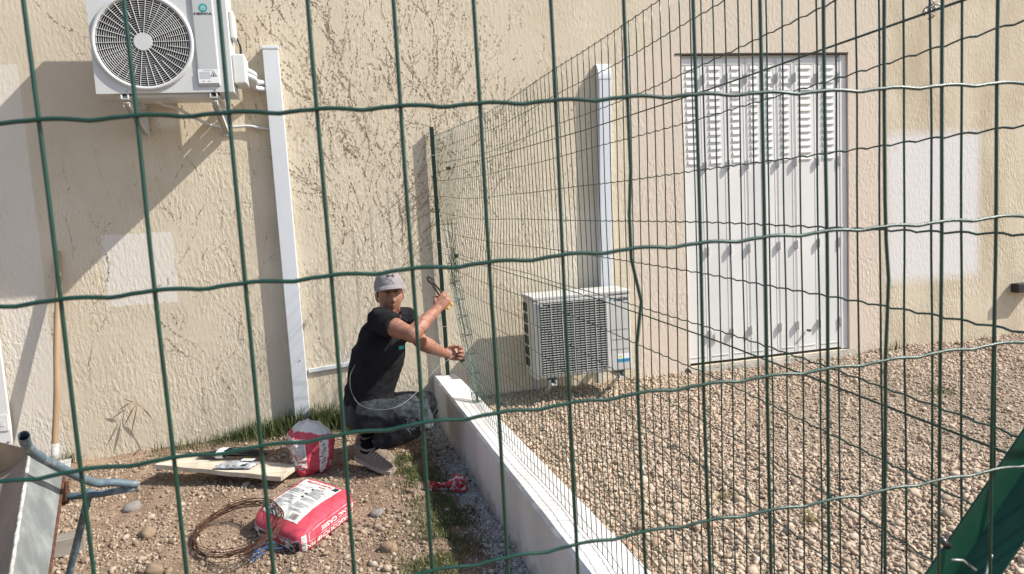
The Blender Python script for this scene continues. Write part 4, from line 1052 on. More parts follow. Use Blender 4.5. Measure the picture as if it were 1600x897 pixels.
# ------------------------------------------------------------------ rusty wire coil and blue strip
l0, r0, f0, n0 = gz(303,846,-.165), gz(440,806,-.045), gz(372,799,-.165), gz(370,878,-.165)
cc = (l0+r0)/2; e1 = (r0-l0)/2; e2 = (f0-n0)/2; e2.z = 0.0
b = MB(); rc = random.Random(9); pts = []
for k in range(17):
    s1, s2 = rc.uniform(.88,1.06), rc.uniform(.86,1.08); dx = Vector((rc.uniform(-.018,.018), rc.uniform(-.018,.018), rc.uniform(.0,.022))); ph = rc.uniform(0,6.28)
    for a in np.linspace(0, 2*math.pi, 40, endpoint=False):
        p = cc+e1*(math.cos(a)*s1)+e2*(math.sin(a)*s2)+dx+Vector((0,0,.008*math.sin(2*a+ph)))
        pts.append(p)
b.tube(pts[::1], .0015, 4)
o = b.build('wire_coil', MAT['rust'], smooth=True); tag(o, 'loose coil of rusty tying wire leaning on the lying sack', 'wire coil')
b = MB()
for k in range(6):
    p = gz(404+rc.uniform(-12,12), 859+rc.uniform(-5,5), -.15); a = rc.uniform(0,6.28); pts=[p]
    for i in range(5):
        a += rc.uniform(-.9,.9); p = p+Vector((math.cos(a)*.02, math.sin(a)*.02, rc.uniform(-.005,.008))); pts.append(p)
    b.tube(pts, .0009, 4, rb=.0045)
tag(b.build('blue_strips', MAT['blue_rag']), 'crumpled blue plastic strips inside the wire coil', 'plastic strip', kind='stuff')

# ------------------------------------------------------------------ crumpled red and white barrier tape by the low wall
tc = gz(702,766,-.19); bt = thing('barrier_tape', 'knotted red and white barrier tape on the ground by the low wall', 'tape', tuple(tc))
def ribbon(pts, w, tw, m):
    b = MB(); P = catmull(pts, 8); k = len(P); vs=[]; 
    for i, p in enumerate(P):
        t = (P[min(i+1,k-1)]-P[max(i-1,0)]).normalized(); a = tw*i/k; n_ = Vector((0,0,1)).cross(t); n_ = n_.normalized() if n_.length > 1e-6 else Vector((1,0,0))
        u = n_*math.cos(a)+t.cross(n_)*math.sin(a); ww = w*(.55+.45*abs(math.sin(i*.5)))
        for s_ in (-1,-.4,.4,1): vs.append(p+u*ww*s_+t.cross(u)*(.004*math.sin(i*1.3+s_*3)))
    f=[]; mm=[]
    for i in range(k-1):
        for j in range(3): f.append((i*4+j,i*4+j+1,(i+1)*4+j+1,(i+1)*4+j)); mm.append(1 if (j == 1) != ((i//5) % 3 == 0) else 0)
    for q, m_ in zip(f, mm): b.add([], [], 0)
    base = len(b.v); b.v += [tuple(v) for v in vs]; b.f += f; b.m += mm
    return b
rt = random.Random(4)
for k in range(9):
    side_ = -1 if k % 2 else 1; a0 = rt.uniform(-.5,.5); R_ = rt.uniform(.06,.11); hz = rt.uniform(.015,.06)
    d = Vector((side_*math.cos(a0), math.sin(a0)*.7, 0)); n_ = Vector((-d.y, d.x, 0))
    pts = [tc+Vector((0,0,.025)), tc+d*R_*.6+n_*.02+Vector((0,0,hz)), tc+d*R_+Vector((0,0,hz*.9)), tc+d*R_*.85-n_*.035+Vector((0,0,.015)), tc+d*R_*.3-n_*.01+Vector((0,0,.02)), tc+Vector((0,0,.03))]
    o = ribbon(pts, rt.uniform(.012,.022), rt.uniform(1,4), 0).build('tape_loop', [MAT['tape_red'], MAT['tape_white']], bt, smooth=True)
b = MB(); b.ell(tc+Vector((0,0,.03)), (.016,0,0), (0,.022,0), (0,0,.022), 10, 6); b.build('knot', MAT['tape_red'], bt, smooth=True)

# ------------------------------------------------------------------ rocks
def rock(name, label, px, py, s, m, seed, z=-.165):
    g = gz(px, py, z); g.z = dirt_z(g.x, g.y); rr_ = np.random.default_rng(seed)
    me = stones(name, np.zeros((1,3)), np.ones(1), m, rr_, ICO2, .10, .15, None, (.5,.6)); me.materials[0] = m
    o = link(name, me); o.location = g+Vector((0,0,s*.22)); o.scale = (s,s,s); tag(o, label, 'stone', 'loose stones in the yard')
rock('rock', 'rounded tan rock on the dirt left of the wire coil', 232, 832, .055, MAT['rock'], 3)
rock('rock', 'flat grey stone left of the plank shadow', 207, 792, .05, MAT['rock_grey'], 6)
rock('rock', 'half buried flat tan stone at the bottom edge below the coil', 240, 893, .045, MAT['rock'], 8)
rock('rock', 'tan stone in front of the lying sack near the grass', 608, 858, .045, MAT['rock'], 12)
rock('rock', 'dark stone between the lying sack and the red tape', 588, 800, .038, MAT['rock_grey'], 15)
rock('rock', 'small pale stone right beside the lying sack corner', 546, 806, .034, MAT['rock'], 17)

# ------------------------------------------------------------------ shovel leaning on the wall
h0 = wy(92,392,-.022); h1 = wy(86,716,-.205)
shv = thing('shovel', 'long wooden handled shovel leaning on the wall by the wheelbarrow', 'shovel', (h1.x, h1.y, -.18))
b = MB(); n = 16
b.tube([h0+(h1-h0)*(k/n)+Vector((.003*math.sin(k*.7),0,0)) for k in range(n+1)], [.010,.0165]+[.0195]*(n-1), 10); b.build('handle', MAT['wood'], shv, smooth=True)
b = MB(); dz = (h1-h0).normalized(); b.tube([h1-dz*.09, h1-dz*.02, h1+dz*.02], [.021,.0235,.022], 10); b.build('socket', MAT['caked'], shv, smooth=True)
b = MB(); b.grid(lambda u, v: h1+dz*(.01+.17*u)+Vector(((v-.5)*.19*(1-.5*u**3), -.03*math.cos((v-.5)*2.4)-.05*u, 0)), 8, 8); b.build('blade', MAT['caked'], shv, smooth=True)

# ------------------------------------------------------------------ wheelbarrow at the lower left
wbr = thing('wheelbarrow', 'old wheelbarrow with grey tub and blue tube frame at the lower left', 'wheelbarrow', tuple(gz(110,897,-.17)))
hp = catmull([atz(37,681,2.42), atz(55,709,2.56), atz(140,752,2.90), atz(178,754,2.97), atz(214,757,3.03)], 8)
b = MB(); k = len(hp); rad = [.0178-.003*(i/(k-1)) for i in range(k)]
b.tube(hp, rad, 14, cap=False); b.tube(hp[:6], [r*.86 for r in rad[:6]], 14, cap=False)
b.tube([hp[0]-(hp[1]-hp[0]).normalized()*.0005, hp[0]+(hp[1]-hp[0]).normalized()*.004], [rad[0], rad[0]*.86], 14, cap=False)
b.tube([hp[-1], hp[-1]+(hp[-1]-hp[-2]).normalized()*.008], [rad[-1], rad[-1]*.5], 12); b.build('handle_tube', MAT['blue_tube'], wbr, smooth=True)
b = MB(); d = (hp[5]-hp[4]).normalized(); u = d.orthogonal().normalized(); v = d.cross(u)
b.add([hp[5]+(u*math.cos(a)+v*math.sin(a))*.0150 for a in np.linspace(0,2*math.pi,14,endpoint=False)], [tuple(range(14))]); b.build('tube_bore', MAT['rust'], wbr)
b = MB(); b.tube([atz(212,762,3.03), atz(160,771,3.0), atz(100,777,2.93)], [.0142,.0142,.0146], 12); b.build('brace_tube', MAT['blue_tube'], wbr, smooth=True)
b = MB(); b.tube([atz(141,766,2.99), atz(132,800,3.02), atz(106,905,3.13), atz(101,925,3.15)], .0148, 12); b.build('leg', MAT['blue_tube'], wbr, smooth=True)
b = MB(); b.tube([atz(196,758,3.02), atz(218,758,3.04)], [.0165,.0135], 10); b.build('caked_mortar', MAT['caked'], wbr, smooth=True)
b = MB(); q = atz(102,770,2.93); b.obox(q, c_r, c_u, c_f, .010, .045, .012); b.build('frame_bracket', MAT['rust'], wbr, bevel=.003)
R0, R1 = atz(47,704,2.78), atz(14,915,2.12); B0, B1 = atz(99,746,2.92), atz(74,915,2.40)
b = MB(); b.grid(lambda u, v: (R0+(R1-R0)*v)*(1-u)+(B0+(B1-B0)*v)*u + Vector((0,-.012,.010))*math.sin(math.pi*u) + Vector((0,0,.006*mnoise.noise(Vector((u*4,v*6,0))))), 10, 20); b.build('tub_side', MAT['tub'], wbr, smooth=True)
b = MB(); b.grid(lambda u, v: (B0+(B1-B0)*v)*(1-u)+(B0+(B1-B0)*v+Vector((-.35,.05,-.16)))*u, 4, 10); b.build('tub_floor', MAT['tub'], wbr, smooth=True)
L0, L1 = atz(-150,655,2.9), atz(-170,905,2.15)
b = MB(); b.grid(lambda u, v: (R0+Vector((-.004,0,-.004))+(R1-R0)*v)*(1-u)+(L0+(L1-L0)*v)*u + Vector((0,.03,-.16))*math.sin(math.pi*u)**.8 + Vector((0,0,.01*mnoise.noise(Vector((u*5,v*5,3))))), 16, 20); b.build('tub_inside', MAT['tub_in'], wbr, smooth=True)
b = MB(); T0 = R0+Vector((0,.008,0)); b.grid(lambda u, v: (T0*(1-u)+(L0+Vector((0,.01,0)))*u + Vector((0,.03,-.16))*math.sin(math.pi*u)**.8*v + Vector((0,.06,-.10))*(v*.6)), 12, 5); b.build('tub_end', MAT['tub_in'], wbr, smooth=True)
b = MB(); b.tube([R0+(R1-R0)*(i/30)+Vector((.003*mnoise.noise(Vector((i,0,0))),0,.003*mnoise.noise(Vector((i,3,0))))) for i in range(31)], [.006+.0022*mnoise.noise(Vector((i*.5,9,0))) for i in range(31)], 8); b.build('tub_rim', MAT['caked'], wbr, smooth=True)
b = MB(); b.tube([B0+(B1-B0)*(i/10) for i in range(11)], .007, 6); b.build('tub_flange', MAT['rust'], wbr, smooth=True)
g = gz(103,862,-.175); b = MB(); b.obox(g+Vector((0,0,.035)), Vector((.97,.24,0)), Vector((-.24,.97,0)), Vector((0,0,1)), .08, .045, .040)
tag(b.build('wood_block', MAT['old_wood'], bevel=.004), 'grey offcut of wood on the ground under the wheelbarrow', 'wood block')

# ------------------------------------------------------------------ crouching man
J = dict(RS=wy(592,499,-1.0), RE=wy(644,523,-1.16), RW=wy(683,483,-.96), LS=wy(632,497,-.72), LE=wy(658,535,-.90), LW=wy(694,552,-.73),
         NB=wy(609,492,-.845), HD=wy(609,461,-.87), PV=wy(574,640,-.83), WA=wy(578,606,-.84), CH=wy(591,556,-.85),
         RHp=wy(566,648,-.94), LHp=wy(592,640,-.72), RK=wy(661,650,-1.12), LK=wy(671,630,-.55), RA=wy(583,694,-.885), LA=wy(589,684,-.70))
lat = (J['LS']-J['RS']); lat.z = 0; lat.normalize(); fwd = Vector((lat.y, -lat.x, 0))
latp = (J['LHp']-J['RHp']); latp.z = 0; latp.normalize()
man = thing('person', 'crouching man in grey cap, black shirt and dark jeans working on the fence', 'person', (J['RA'].x, J['RA'].y, -.17))
def baked(mb, voxel, smooth_it=4, fac=.5):
    """one continuous closed surface from overlapping volumes"""
    tmp = bpy.data.objects.new('tmp', mb.mesh('tmp', MAT['skin'])); COL.objects.link(tmp)
    m = tmp.modifiers.new('r', 'REMESH'); m.mode = 'VOXEL'; m.voxel_size = voxel
    s_ = tmp.modifiers.new('s', 'SMOOTH'); s_.iterations = smooth_it; s_.factor = fac
    dg = bpy.context.evaluated_depsgraph_get(); dg.update(); me = bpy.data.meshes.new_from_object(tmp.evaluated_get(dg))
    old = tmp.data; bpy.data.objects.remove(tmp); bpy.data.meshes.remove(old)
    return me
def put(name, me, mtl, parent, wrinkle=0.0, wsc=18, seed=0, warp=None):
    off = OFF[parent.name]; n = len(me.vertices); co_ = np.empty(n*3, np.float32); me.vertices.foreach_get('co', co_); co_ = co_.reshape(-1,3)
    if wrinkle:
        no = np.empty(n*3, np.float32); me.vertices.foreach_get('normal', no); no = no.reshape(-1,3)
        d = np.array([mnoise.noise(Vector((p[0]*wsc*.7, p[1]*wsc*.7, p[2]*wsc*1.3+seed))) + .5*mnoise.noise(Vector((p[0]*wsc*1.9, p[1]*wsc*1.9, p[2]*wsc*2.6+seed))) for p in co_.tolist()])
        d = (1-np.abs(d)*2.0)          # ridged folds
        co_ = co_ + no*(d*wrinkle)[:,None]
    co_ = co_ - np.array(off); me.vertices.foreach_set('co', co_.astype(np.float32).ravel())
    me.materials.clear(); me.materials.append(mtl); me.polygons.foreach_set('use_smooth', np.ones(len(me.polygons), bool)); me.update()
    me.name = name; o = link(name, me, parent); OFF[o.name] = off; return o

def limb(b, pts, rs, n=14): b.tube(catmull(pts, 4), list(np.interp(np.linspace(0, len(rs)-1, (len(pts)-1)*4+1), range(len(rs)), rs)), n)

# head frame
hf = (Vector((.10,-1,.02))).normalized(); hu = Vector((-.015,-.10,1)); hu = (hu-hf*hu.dot(hf)).normalized(); hx = hf.cross(hu).normalized()
if hx.dot(c_r) < 0: hx = -hx
HC = J['HD']
def headp(d):
    x, f, u = d; W, D, Hh = .073, .094, .120
    wj = 1 - .34*max(0,-u-.1)**1.2 - .06*max(0,u-.2)
    p = [x*W*wj, f*D*(1-.10*max(0,-u)), u*Hh]
    if f > 0:
        g = lambda cx, cu, sx, su: math.exp(-((x-cx)/sx)**2-((u-cu)/su)**2)
        add = .031*g(0,-.22,.135,.095) + .018*g(0,-.04,.10,.20) + .011*(g(.30,.20,.24,.08)+g(-.30,.20,.24,.08)) - .016*(g(.33,.05,.16,.08)+g(-.33,.05,.16,.08)) + .007*(g(.50,-.18,.2,.18)+g(-.50,-.18,.2,.18))
        add += .008*g(0,-.45,.22,.04) + .006*g(0,-.56,.18,.045) - .004*g(0,-.505,.26,.022) + .013*g(0,-.80,.25,.14) - .004*g(0,-.66,.2,.05)
        p[1] += add
    return HC + hx*p[0] + hf*p[1] + hu*p[2]
body = MB(); nu_, nv_ = 72, 54; V = []; Fh = []
for i in range(nv_+1):
    ph = math.pi*i/nv_
    for j in range(nu_):
        a = 2*math.pi*j/nu_; V.append(headp((math.sin(ph)*math.cos(a), math.sin(ph)*math.sin(a), math.cos(ph))))
for i in range(nv_):
    for j in range(nu_): Fh.append((i*nu_+j, (i+1)*nu_+j, (i+1)*nu_+(j+1)%nu_, i*nu_+(j+1)%nu_))
body.add(V, Fh)
for s_ in (-1, 1):     # ears
    e = HC + hx*(s_*.074) - hf*.008 - hu*.004
    body.ell(e, hx*.011+hf*.004, hf*.019, hu*.033, 12, 8)
body.tube([J['NB']-Vector((0,0,.03)), (J['NB']+HC)/2-hf*.005, HC-hu*.03-hf*.01], [.066,.058,.058], 16)
# torso
body.tube([J['PV']-Vector((0,0,.06)), J['PV'], J['WA'], J['CH'], J['CH']*.4+J['NB']*.6, J['NB']], [.10,.155,.145,.165,.150,.06], 20, rb=[.09,.125,.115,.13,.105,.055], up=tuple(latp))
body.tube([J['RS'], J['CH']*.25+J['NB']*.75-Vector((0,0,.01)), J['LS']], [.058,.075,.058], 14)
# arms
limb(body, [J['RS'], J['RS']*.5+J['RE']*.5+Vector((0,0,-.004)), J['RE']], [.060,.058,.055,.046,.043])
limb(body, [J['RE'], J['RE']*.62+J['RW']*.38+Vector((0,0,.004)), J['RW']], [.043,.047,.044,.034,.029])
limb(body, [J['LS'], J['LS']*.5+J['LE']*.5, J['LE']], [.058,.056,.052,.046,.042])
limb(body, [J['LE'], J['LE']*.62+J['LW']*.38, J['LW']], [.042,.047,.044,.033,.028])
# legs
for h, k, a in (('RHp','RK','RA'), ('LHp','LK','LA')):
    limb(body, [J[h], J[h]*.5+J[k]*.5, J[k]], [.085,.08,.07,.06,.055]); limb(body, [J[k], J[k]*.55+J[a]*.45-Vector((0,0,.008)), J[a]], [.054,.056,.05,.042,.034])
def hand(b, wr, d, s, palm_n_y, curl, thumb, spread=.0):
    """palm, four curled fingers and a thumb; d wrist to knuckles, s index to little finger"""
    d = d.normalized(); s = (s-d*s.dot(d)).normalized(); n_ = d.cross(s).normalized()
    if n_.y*palm_n_y < 0: n_ = -n_
    c = wr+d*.050
    b.tube([wr-d*.01, wr+d*.02, wr+d*.055, wr+d*.088, wr+d*.097], [.027,.034,.041,.042,.034], 12, rb=[.021,.020,.019,.016,.010], up=tuple(s))
    tips = []
    for k, (o_, L_) in enumerate(((-.030,.92),(-.010,1.0),(.011,.95),(.030,.78))):
        p = wr+d*(.090-.004*abs(k-1.3))+s*o_; a = 0; pts = [p-d*.012]; dirv = d
        pts.append(p)
        for seg, cu in zip((.046,.028,.022), curl):
            a += cu + .05*k; dirv = (d*math.cos(a)+n_*math.sin(a)+s*(spread*(k-1.5))).normalized(); p = p+dirv*(seg*L_); pts.append(p)
        b.tube(pts, [.0095,.0105,.0098,.0088,.0066], 8); b.ell(pts[-1], (.0068,0,0), (0,.0068,0), (0,0,.0068), 8, 6); tips.append(p)
    t0 = wr+d*.026-s*.030; t1 = t0+(d*thumb[0]-s*thumb[1]+n_*thumb[2]).normalized()*.042; t2 = t1+(d*(thumb[0]+.4)+n_*(thumb[2]+.4)+s*.25).normalized()*.032; t3 = t2+(d*(thumb[0]+.3)+n_*(thumb[2]+.7)+s*.5).normalized()*.022
    b.tube([t0-d*.01+s*.012, t0, t1, t2, t3], [.014,.015,.0125,.0108,.0075], 8)
    return n_, wr+d*.082, s, d
nR, gR, sR, dR = hand(body, J['RW'], Vector((.62,.25,.62)), Vector((.50,-.22,-.85)), 1, (.85,1.25,.8), (.7,.5,.7))
nL, gL, sL, dL = hand(body, J['LW'], Vector((.90,.22,-.22)), Vector((.12,-.25,-.95)), -1, (.9,1.3,.9), (.8,.4,.7))
body.ell(J['RE'], (.047,0,0), (0,.047,0), (0,0,.047), 14, 10)
put('body', baked(body, .0042, 5, .55), MAT['skin'], man)
# face details
def hp_(x, u, out=.001):
    f = math.sqrt(max(0, 1-x*x-u*u)); p = headp((x, f, u)); return p+hf*out
for s_ in (-1, 1):
    b = MB(); b.tube([hp_(s_*.34-.13,.075,-.001), hp_(s_*.34,.085,.0005), hp_(s_*.34+.13,.07,-.001)], [.0012,.0034,.0012], 6); b.build('eye', MAT['hair'], man, smooth=True)
    b = MB(); b.tube([hp_(s_*.14,.165,.0015), hp_(s_*.32,.215,.0015), hp_(s_*.52,.19,.0005)], [.0026,.0038,.0016], 6); b.build('eyebrow', MAT['hair'], man, smooth=True)
MAT['lips'] = mat('lips', (.19,.075,.055), .5)
b = MB(); b.tube([hp_(-.21,-.52,-.0005), hp_(-.08,-.47,.0012), hp_(.08,-.47,.0012), hp_(.21,-.52,-.0005)], [.0010,.0022,.0022,.0010], 6); b.tube([hp_(-.2,-.53,-.001), hp_(0,-.56,.001), hp_(.2,-.53,-.001)], [.0010,.0028,.0010], 6); b.build('mouth', MAT['lips'], man, smooth=True)
b = MB(); b.tube([hp_(-.20,-.515,.0008), hp_(0,-.507,.0022), hp_(.20,-.515,.0008)], .0011, 5); b.build('lip_line', MAT['hair'], man)
b = MB()    # short hair showing under the cap at the temples and neck
b.grid(lambda u, v: (lambda a, ph: headp((math.sin(ph)*math.cos(a)*1.045, math.sin(ph)*math.sin(a)*1.045, math.cos(ph)))) (math.radians(165+210*u), math.radians(58+ (34+14*math.sin(math.pi*u))*v)), 24, 6); b.build('hair', MAT['hair'], man, smooth=True)
# cap
cu_ = (hu*.985-hf*.17).normalized(); cf_ = (hf-cu_*hf.dot(cu_)).normalized(); CC = HC+hu*.050-hf*.004
def capd(a, ph, e=1.0): return CC + (hx*(.0845*math.cos(a)) + cf_*(.106*math.sin(a)))*math.sin(ph)*e + cu_*(.094*math.cos(ph)*e)*(1.0 if True else 1)
cp_ = None
b = MB(); b.grid(lambda u, v: capd(2*math.pi*u, math.radians(1+93*v), 1+.010*abs(math.sin(3*2*math.pi*u))**.5*v*0+.006), 48, 16); cp_ = b.build('cap_crown', MAT['cap'], man, smooth=True)
b = MB()
def brim(u, v, t):
    a = math.radians(10+160*u); base = capd(a, math.radians(93), 1.0)
    out = cf_*(.060*math.sin(math.pi*u)**.5*v) + hx*(math.cos(a)*.004*v)
    drop = -cu_*(.027*v*math.sin(math.pi*u)**.5 + .018*(abs(u-.5)*2)**2*v*.9)
    return base+out+drop+cu_*t
b.grid(lambda u, v: brim(u, v, .0035), 28, 8); b.grid(lambda u, v: brim(u, v, .0), 28, 8)
b.grid(lambda u, v: brim(u, 1, .0035*v), 28, 1); b.build('cap_brim', MAT['cap'], man, smooth=True)
b = MB()    # emblem on the crown front: two facing arcs crossing
def cpt(x, y): return capd(math.pi/2 - x, math.radians(58)-y, 1.02)
def arc(sgn):
    pts = [cpt(.27*t, sgn*(-.014+.105*abs(t)**1.8)) for t in np.linspace(-1,1,17)]
    return pts
for sgn in (1,-1): b.tube(arc(sgn), [.0042*(.5+.9*abs(t)) for t in np.linspace(-1,1,17)], 6, rb=.0012)
b.build('cap_emblem', MAT['ink'], cp_)
b = MB(); b.ell(CC+cu_*.0955, hx*.007, cf_*.007, cu_*.004, 10, 6); b.build('cap_button', MAT['cap'], cp_, smooth=True)

# shirt
sh_ = MB()
hem = J['PV']*.55+J['WA']*.45
sh_.tube([hem-Vector((0,0,.02)), J['WA'], J['WA']*.5+J['CH']*.5, J['CH'], J['CH']*.45+J['NB']*.55, J['NB']-Vector((0,0,.018))], [.162,.160,.170,.182,.172,.085], 24, rb=[.142,.137,.142,.148,.125,.078], up=tuple(latp))
sh_.tube([J['RS'], J['CH']*.25+J['NB']*.75-Vector((0,0,.01)), J['LS']], [.070,.088,.070], 14)
for a, e, f in (('RS','RE',.44), ('LS','LE',.66)):
    limb(sh_, [J[a]*1.12-J[e]*.12, J[a]*.6+J[e]*.4, J[a]*(1-f)+J[e]*f], [.066,.072,.072,.070,.068])
put('shirt', baked(sh_, .0075, 4), MAT['shirt'], man, .0075, 8, 3)
b = MB(); nb = J['NB']+Vector((0,0,.004)); b.tube([nb+(hx*math.cos(a)+Vector((0,-1,0))*math.sin(a)*1.05)*.068 + Vector((0,0,.012*math.cos(a)**2-.012*math.sin(a))) for a in np.linspace(0,2*math.pi,28,endpoint=False)], .009, 6, closed=True, rb=.006); b.build('shirt_collar', MAT['shirt'], man, smooth=True)
b = MB(); q = wy(627,543,-.995); b.obox(q, hx, Vector((0,0,1)), hf, .014, .010, .0015); b.build('shirt_badge', MAT['teal'], man)
# trousers
tr = MB()
tr.tube([J['PV']-Vector((.02,0,.105)), J['PV']-Vector((.01,0,.05)), J['PV']+Vector((0,0,.02)), hem+Vector((0,0,.01))], [.10,.165,.165,.155], 22, rb=[.09,.140,.138,.130], up=tuple(latp))
for h, k, a in (('RHp','RK','RA'), ('LHp','LK','LA')):
    kk = J[k]+(J[k]-J[h]).normalized()*.012
    limb(tr, [J[h], J[h]*.5+kk*.5, kk], [.098,.098,.090,.082,.074]); limb(tr, [kk, kk*.5+J[a]*.5-Vector((0,0,.012)), J[a]*.86+kk*.14], [.074,.078,.073,.062,.055])
put('trousers', baked(tr, .0075, 4), MAT['jeans'], man, .0055, 11, 9)
MAT['fray'] = mat('fray', (.11,.13,.14), .9)
b = MB(); rk = random.Random(6)
for k in range(70):
    p = Vector(J['RK'])+Vector((rk.uniform(-.10,.02), -.074+rk.uniform(-.006,.008), rk.uniform(-.055,.045))); a = rk.uniform(0,6.28); pts = [p]
    for i in range(4):
        a += rk.uniform(-.8,.8); p = p+Vector((math.cos(a)*.006, rk.uniform(-.003,.003), math.sin(a)*.006)); pts.append(p)
    b.tube(pts, rk.uniform(.0006,.0013), 4)
tag(b.build('frayed_knee', MAT['fray'], man), 'pale frayed threads at the torn knee', kind='stuff')
b = MB(); q = wy(566,634,-1.0)
for dx in (0,.02): b.tube([wy(577,627,-.985)+Vector((dx,0,0)), wy(579,652,-1.0)+Vector((dx,0,0))], .0035, 5)
tag(b.build('belt_loop', MAT['fray'], man), kind='stuff')
# socks and shoes
def shoe(heel, toe, upv, ank, nm):
    f_ = (toe-heel); L_ = f_.length; f_.normalize(); u_ = Vector(upv); u_ = (u_-f_*u_.dot(f_)).normalized(); s_ = f_.cross(u_)
    wd = lambda t: .034+.013*math.sin(min(1,t*1.25)*math.pi*.5) - .040*max(0,t-.78)**1.15*3.2 if t > .05 else .030
    b = MB()
    ts = np.linspace(0,1,18)
    def up_h(t): return .092-.01*t if t < .30 else (.092-.003 - (t-.30)/.35*.032 if t < .65 else .057-(t-.65)/.35*.026)
    def sec(u, v):
        t = u; w_ = max(.012, wd(t)); h = up_h(t); a = math.pi*v
        if t > .97: w_ *= .75
        x = math.cos(a)*w_*(1-.22*math.sin(a)); z = .018+(math.sin(a)**.7)*(h-.018)
        return heel+f_*(t*L_)+s_*x+u_*z
    b.grid(sec, 22, 14); b.add([sec(0,i/14) for i in range(15)], [tuple(range(15))]); b.add([sec(1,i/14) for i in range(15)], [tuple(range(14,-1,-1))])
    so_ = b.build(nm, MAT['shoe'], man, smooth=True)
    b = MB(); out = [(t, max(.014, wd(t))+.004) for t in ts]
    ring = [heel+f_*(t*L_*1.03-.006)+s_*w_ for t, w_ in out]+[heel+f_*(t*L_*1.03-.006)-s_*w_ for t, w_ in reversed(out)]; k = len(ring)
    b.add([p for p in ring]+[p+u_*(.026 if i < 4 or i > k-5 else .022) for i, p in enumerate(ring)], [tuple(range(k)), tuple(range(2*k-1,k-1,-1))]+[(i,(i+1)%k,k+(i+1)%k,k+i) for i in range(k)])
    b.build('sole', MAT['sole'], so_)
    for k in range(5):
        t = .36+k*.07; b = MB(); z = up_h(t)+.002
        b.tube([heel+f_*(t*L_)+s_*.022+u_*(z-.014), heel+f_*((t+.03)*L_)+u_*(z+.003), heel+f_*((t+.01)*L_)-s_*.022+u_*(z-.014)], .0026, 5); b.build('lace', MAT['lace'], so_)
    b = MB(); b.tube([heel+f_*(.10*L_)+u_*.092+s_*0, heel+f_*.05+u_*.10], .006, 6)
    b = MB(); c = heel+f_*(.22*L_)+u_*.088
    b.tube([c+(f_*math.cos(a)*.048+s_*math.sin(a)*.034)+u_*(.010*math.cos(a)**2) for a in np.linspace(0,2*math.pi,20,endpoint=False)], .008, 6, closed=True); b.build('shoe_collar', MAT['shoe'], so_, smooth=True)
    b = MB(); b.tube([c-u_*.02, c+u_*.012, ank, ank+(J['RK' if nm == 'shoe' else 'LK']-ank).normalized()*.085], [.040,.040,.041,.043], 14); b.build('sock', MAT['sock'], man, smooth=True)
tR = gz(614,740,-.176); hR = wy(560,716,-.88)
shoe(hR, tR, (-.15,.1,1), J['RA'], 'shoe')
tL = gz(612,722,-.176); hL = tL+(hR-tR)*1.0+Vector((.0,.03,.0))
shoe(hL, tL, (-.15,.1,1), J['LA'], 'shoe')

# pliers in the raised hand, wire in the hands
pa, pb = wy(671,425,-1.0), wy(711,480,-.93)
axp = (pb-pa).normalized(); gc = gR+nR*.026; sh0 = gc-axp*((gc-pa).dot(axp)); pa2 = sh0+axp*.03; pb2 = sh0+axp*.275
pe = axp.cross(nR).normalized()
pls = thing('pliers', 'long jawed pincers with yellow handle grips in the raised hand', 'pliers', tuple(pa2))
for s_ in (-1, 1):
    b = MB(); b.tube(catmull([pa2+pe*s_*.004, pa2+axp*.03+pe*s_*.013, pa2+axp*.05+pe*s_*.006, pa2+axp*.12+pe*s_*.010, pa2+axp*.17+pe*s_*.013],5), [.0065]*4+[.0062]*17, 8); b.build('jaw_arm', MAT['steel'], pls, smooth=True)
    b = MB(); b.tube(catmull([pa2+axp*.165+pe*s_*.012, pa2+axp*.20+pe*s_*.017, pa2+axp*.245+pe*s_*.016],5), [.0062]*2+[.0085]*9, 8); b.build('grip', MAT['yellow'], pls, smooth=True)
b = MB(); b.tube([pa2+axp*.042-nR*.009, pa2+axp*.042+nR*.009], .011, 10); b.build('pivot', MAT['steel'], pls)
wp_ = [wy(555,570,-1.03), wy(547,588,-1.05), wy(549,612,-1.06), wy(562,632,-1.12), wy(588,640,-1.20), wy(622,635,-1.21), wy(652,612,-1.10), wy(680,578,-.86), gL+nL*.02, wy(725,560,-.66)]
b = MB(); b.tube(catmull(wp_, 8), .0012, 5); tag(b.build('tying_wire', MAT['wire_pale'], smooth=True), 'pale tying wire curling from the lower hand round the mans waist', 'wire')

# ------------------------------------------------------------------ plants
def blades(name, P, H, rng, mtl, w=.0022, lean=.5, rlo=0., rhi=.9):
    n = len(P); a = rng.uniform(0, 2*np.pi, n); ln = np.abs(rng.normal(0, lean, n))
    d = np.stack([np.cos(a), np.sin(a), np.zeros(n)], -1); sdv = np.stack([-np.sin(a), np.cos(a), np.zeros(n)], -1)
    up = np.array([0,0,1.]); V = []
    for t, ww in ((0,1.),(.4,.9),(.75,.6),(1.,.05)):
        c = P + up*(H*t*(1-.25*ln*t))[:,None] + d*(H*ln*t*t*.9)[:,None]
        V += [c - sdv*(w*ww), c + sdv*(w*ww)]
    V = np.stack(V, 1); F0 = np.array([[0,1,3,2],[2,3,5,4],[4,5,7,6]])
    Fc = (F0[None]+(np.arange(n)*8)[:,None,None]).reshape(-1,4)
    r = rng.uniform(rlo, rhi, n)
    return np_mesh(name, V.reshape(-1,3), Fc, mtl, np.repeat(r, 8), smooth=False)
def dz_arr(X, Y): return np.array([dirt_z(x, y) for x, y in zip(X, Y)])
rg = np.random.default_rng(21)
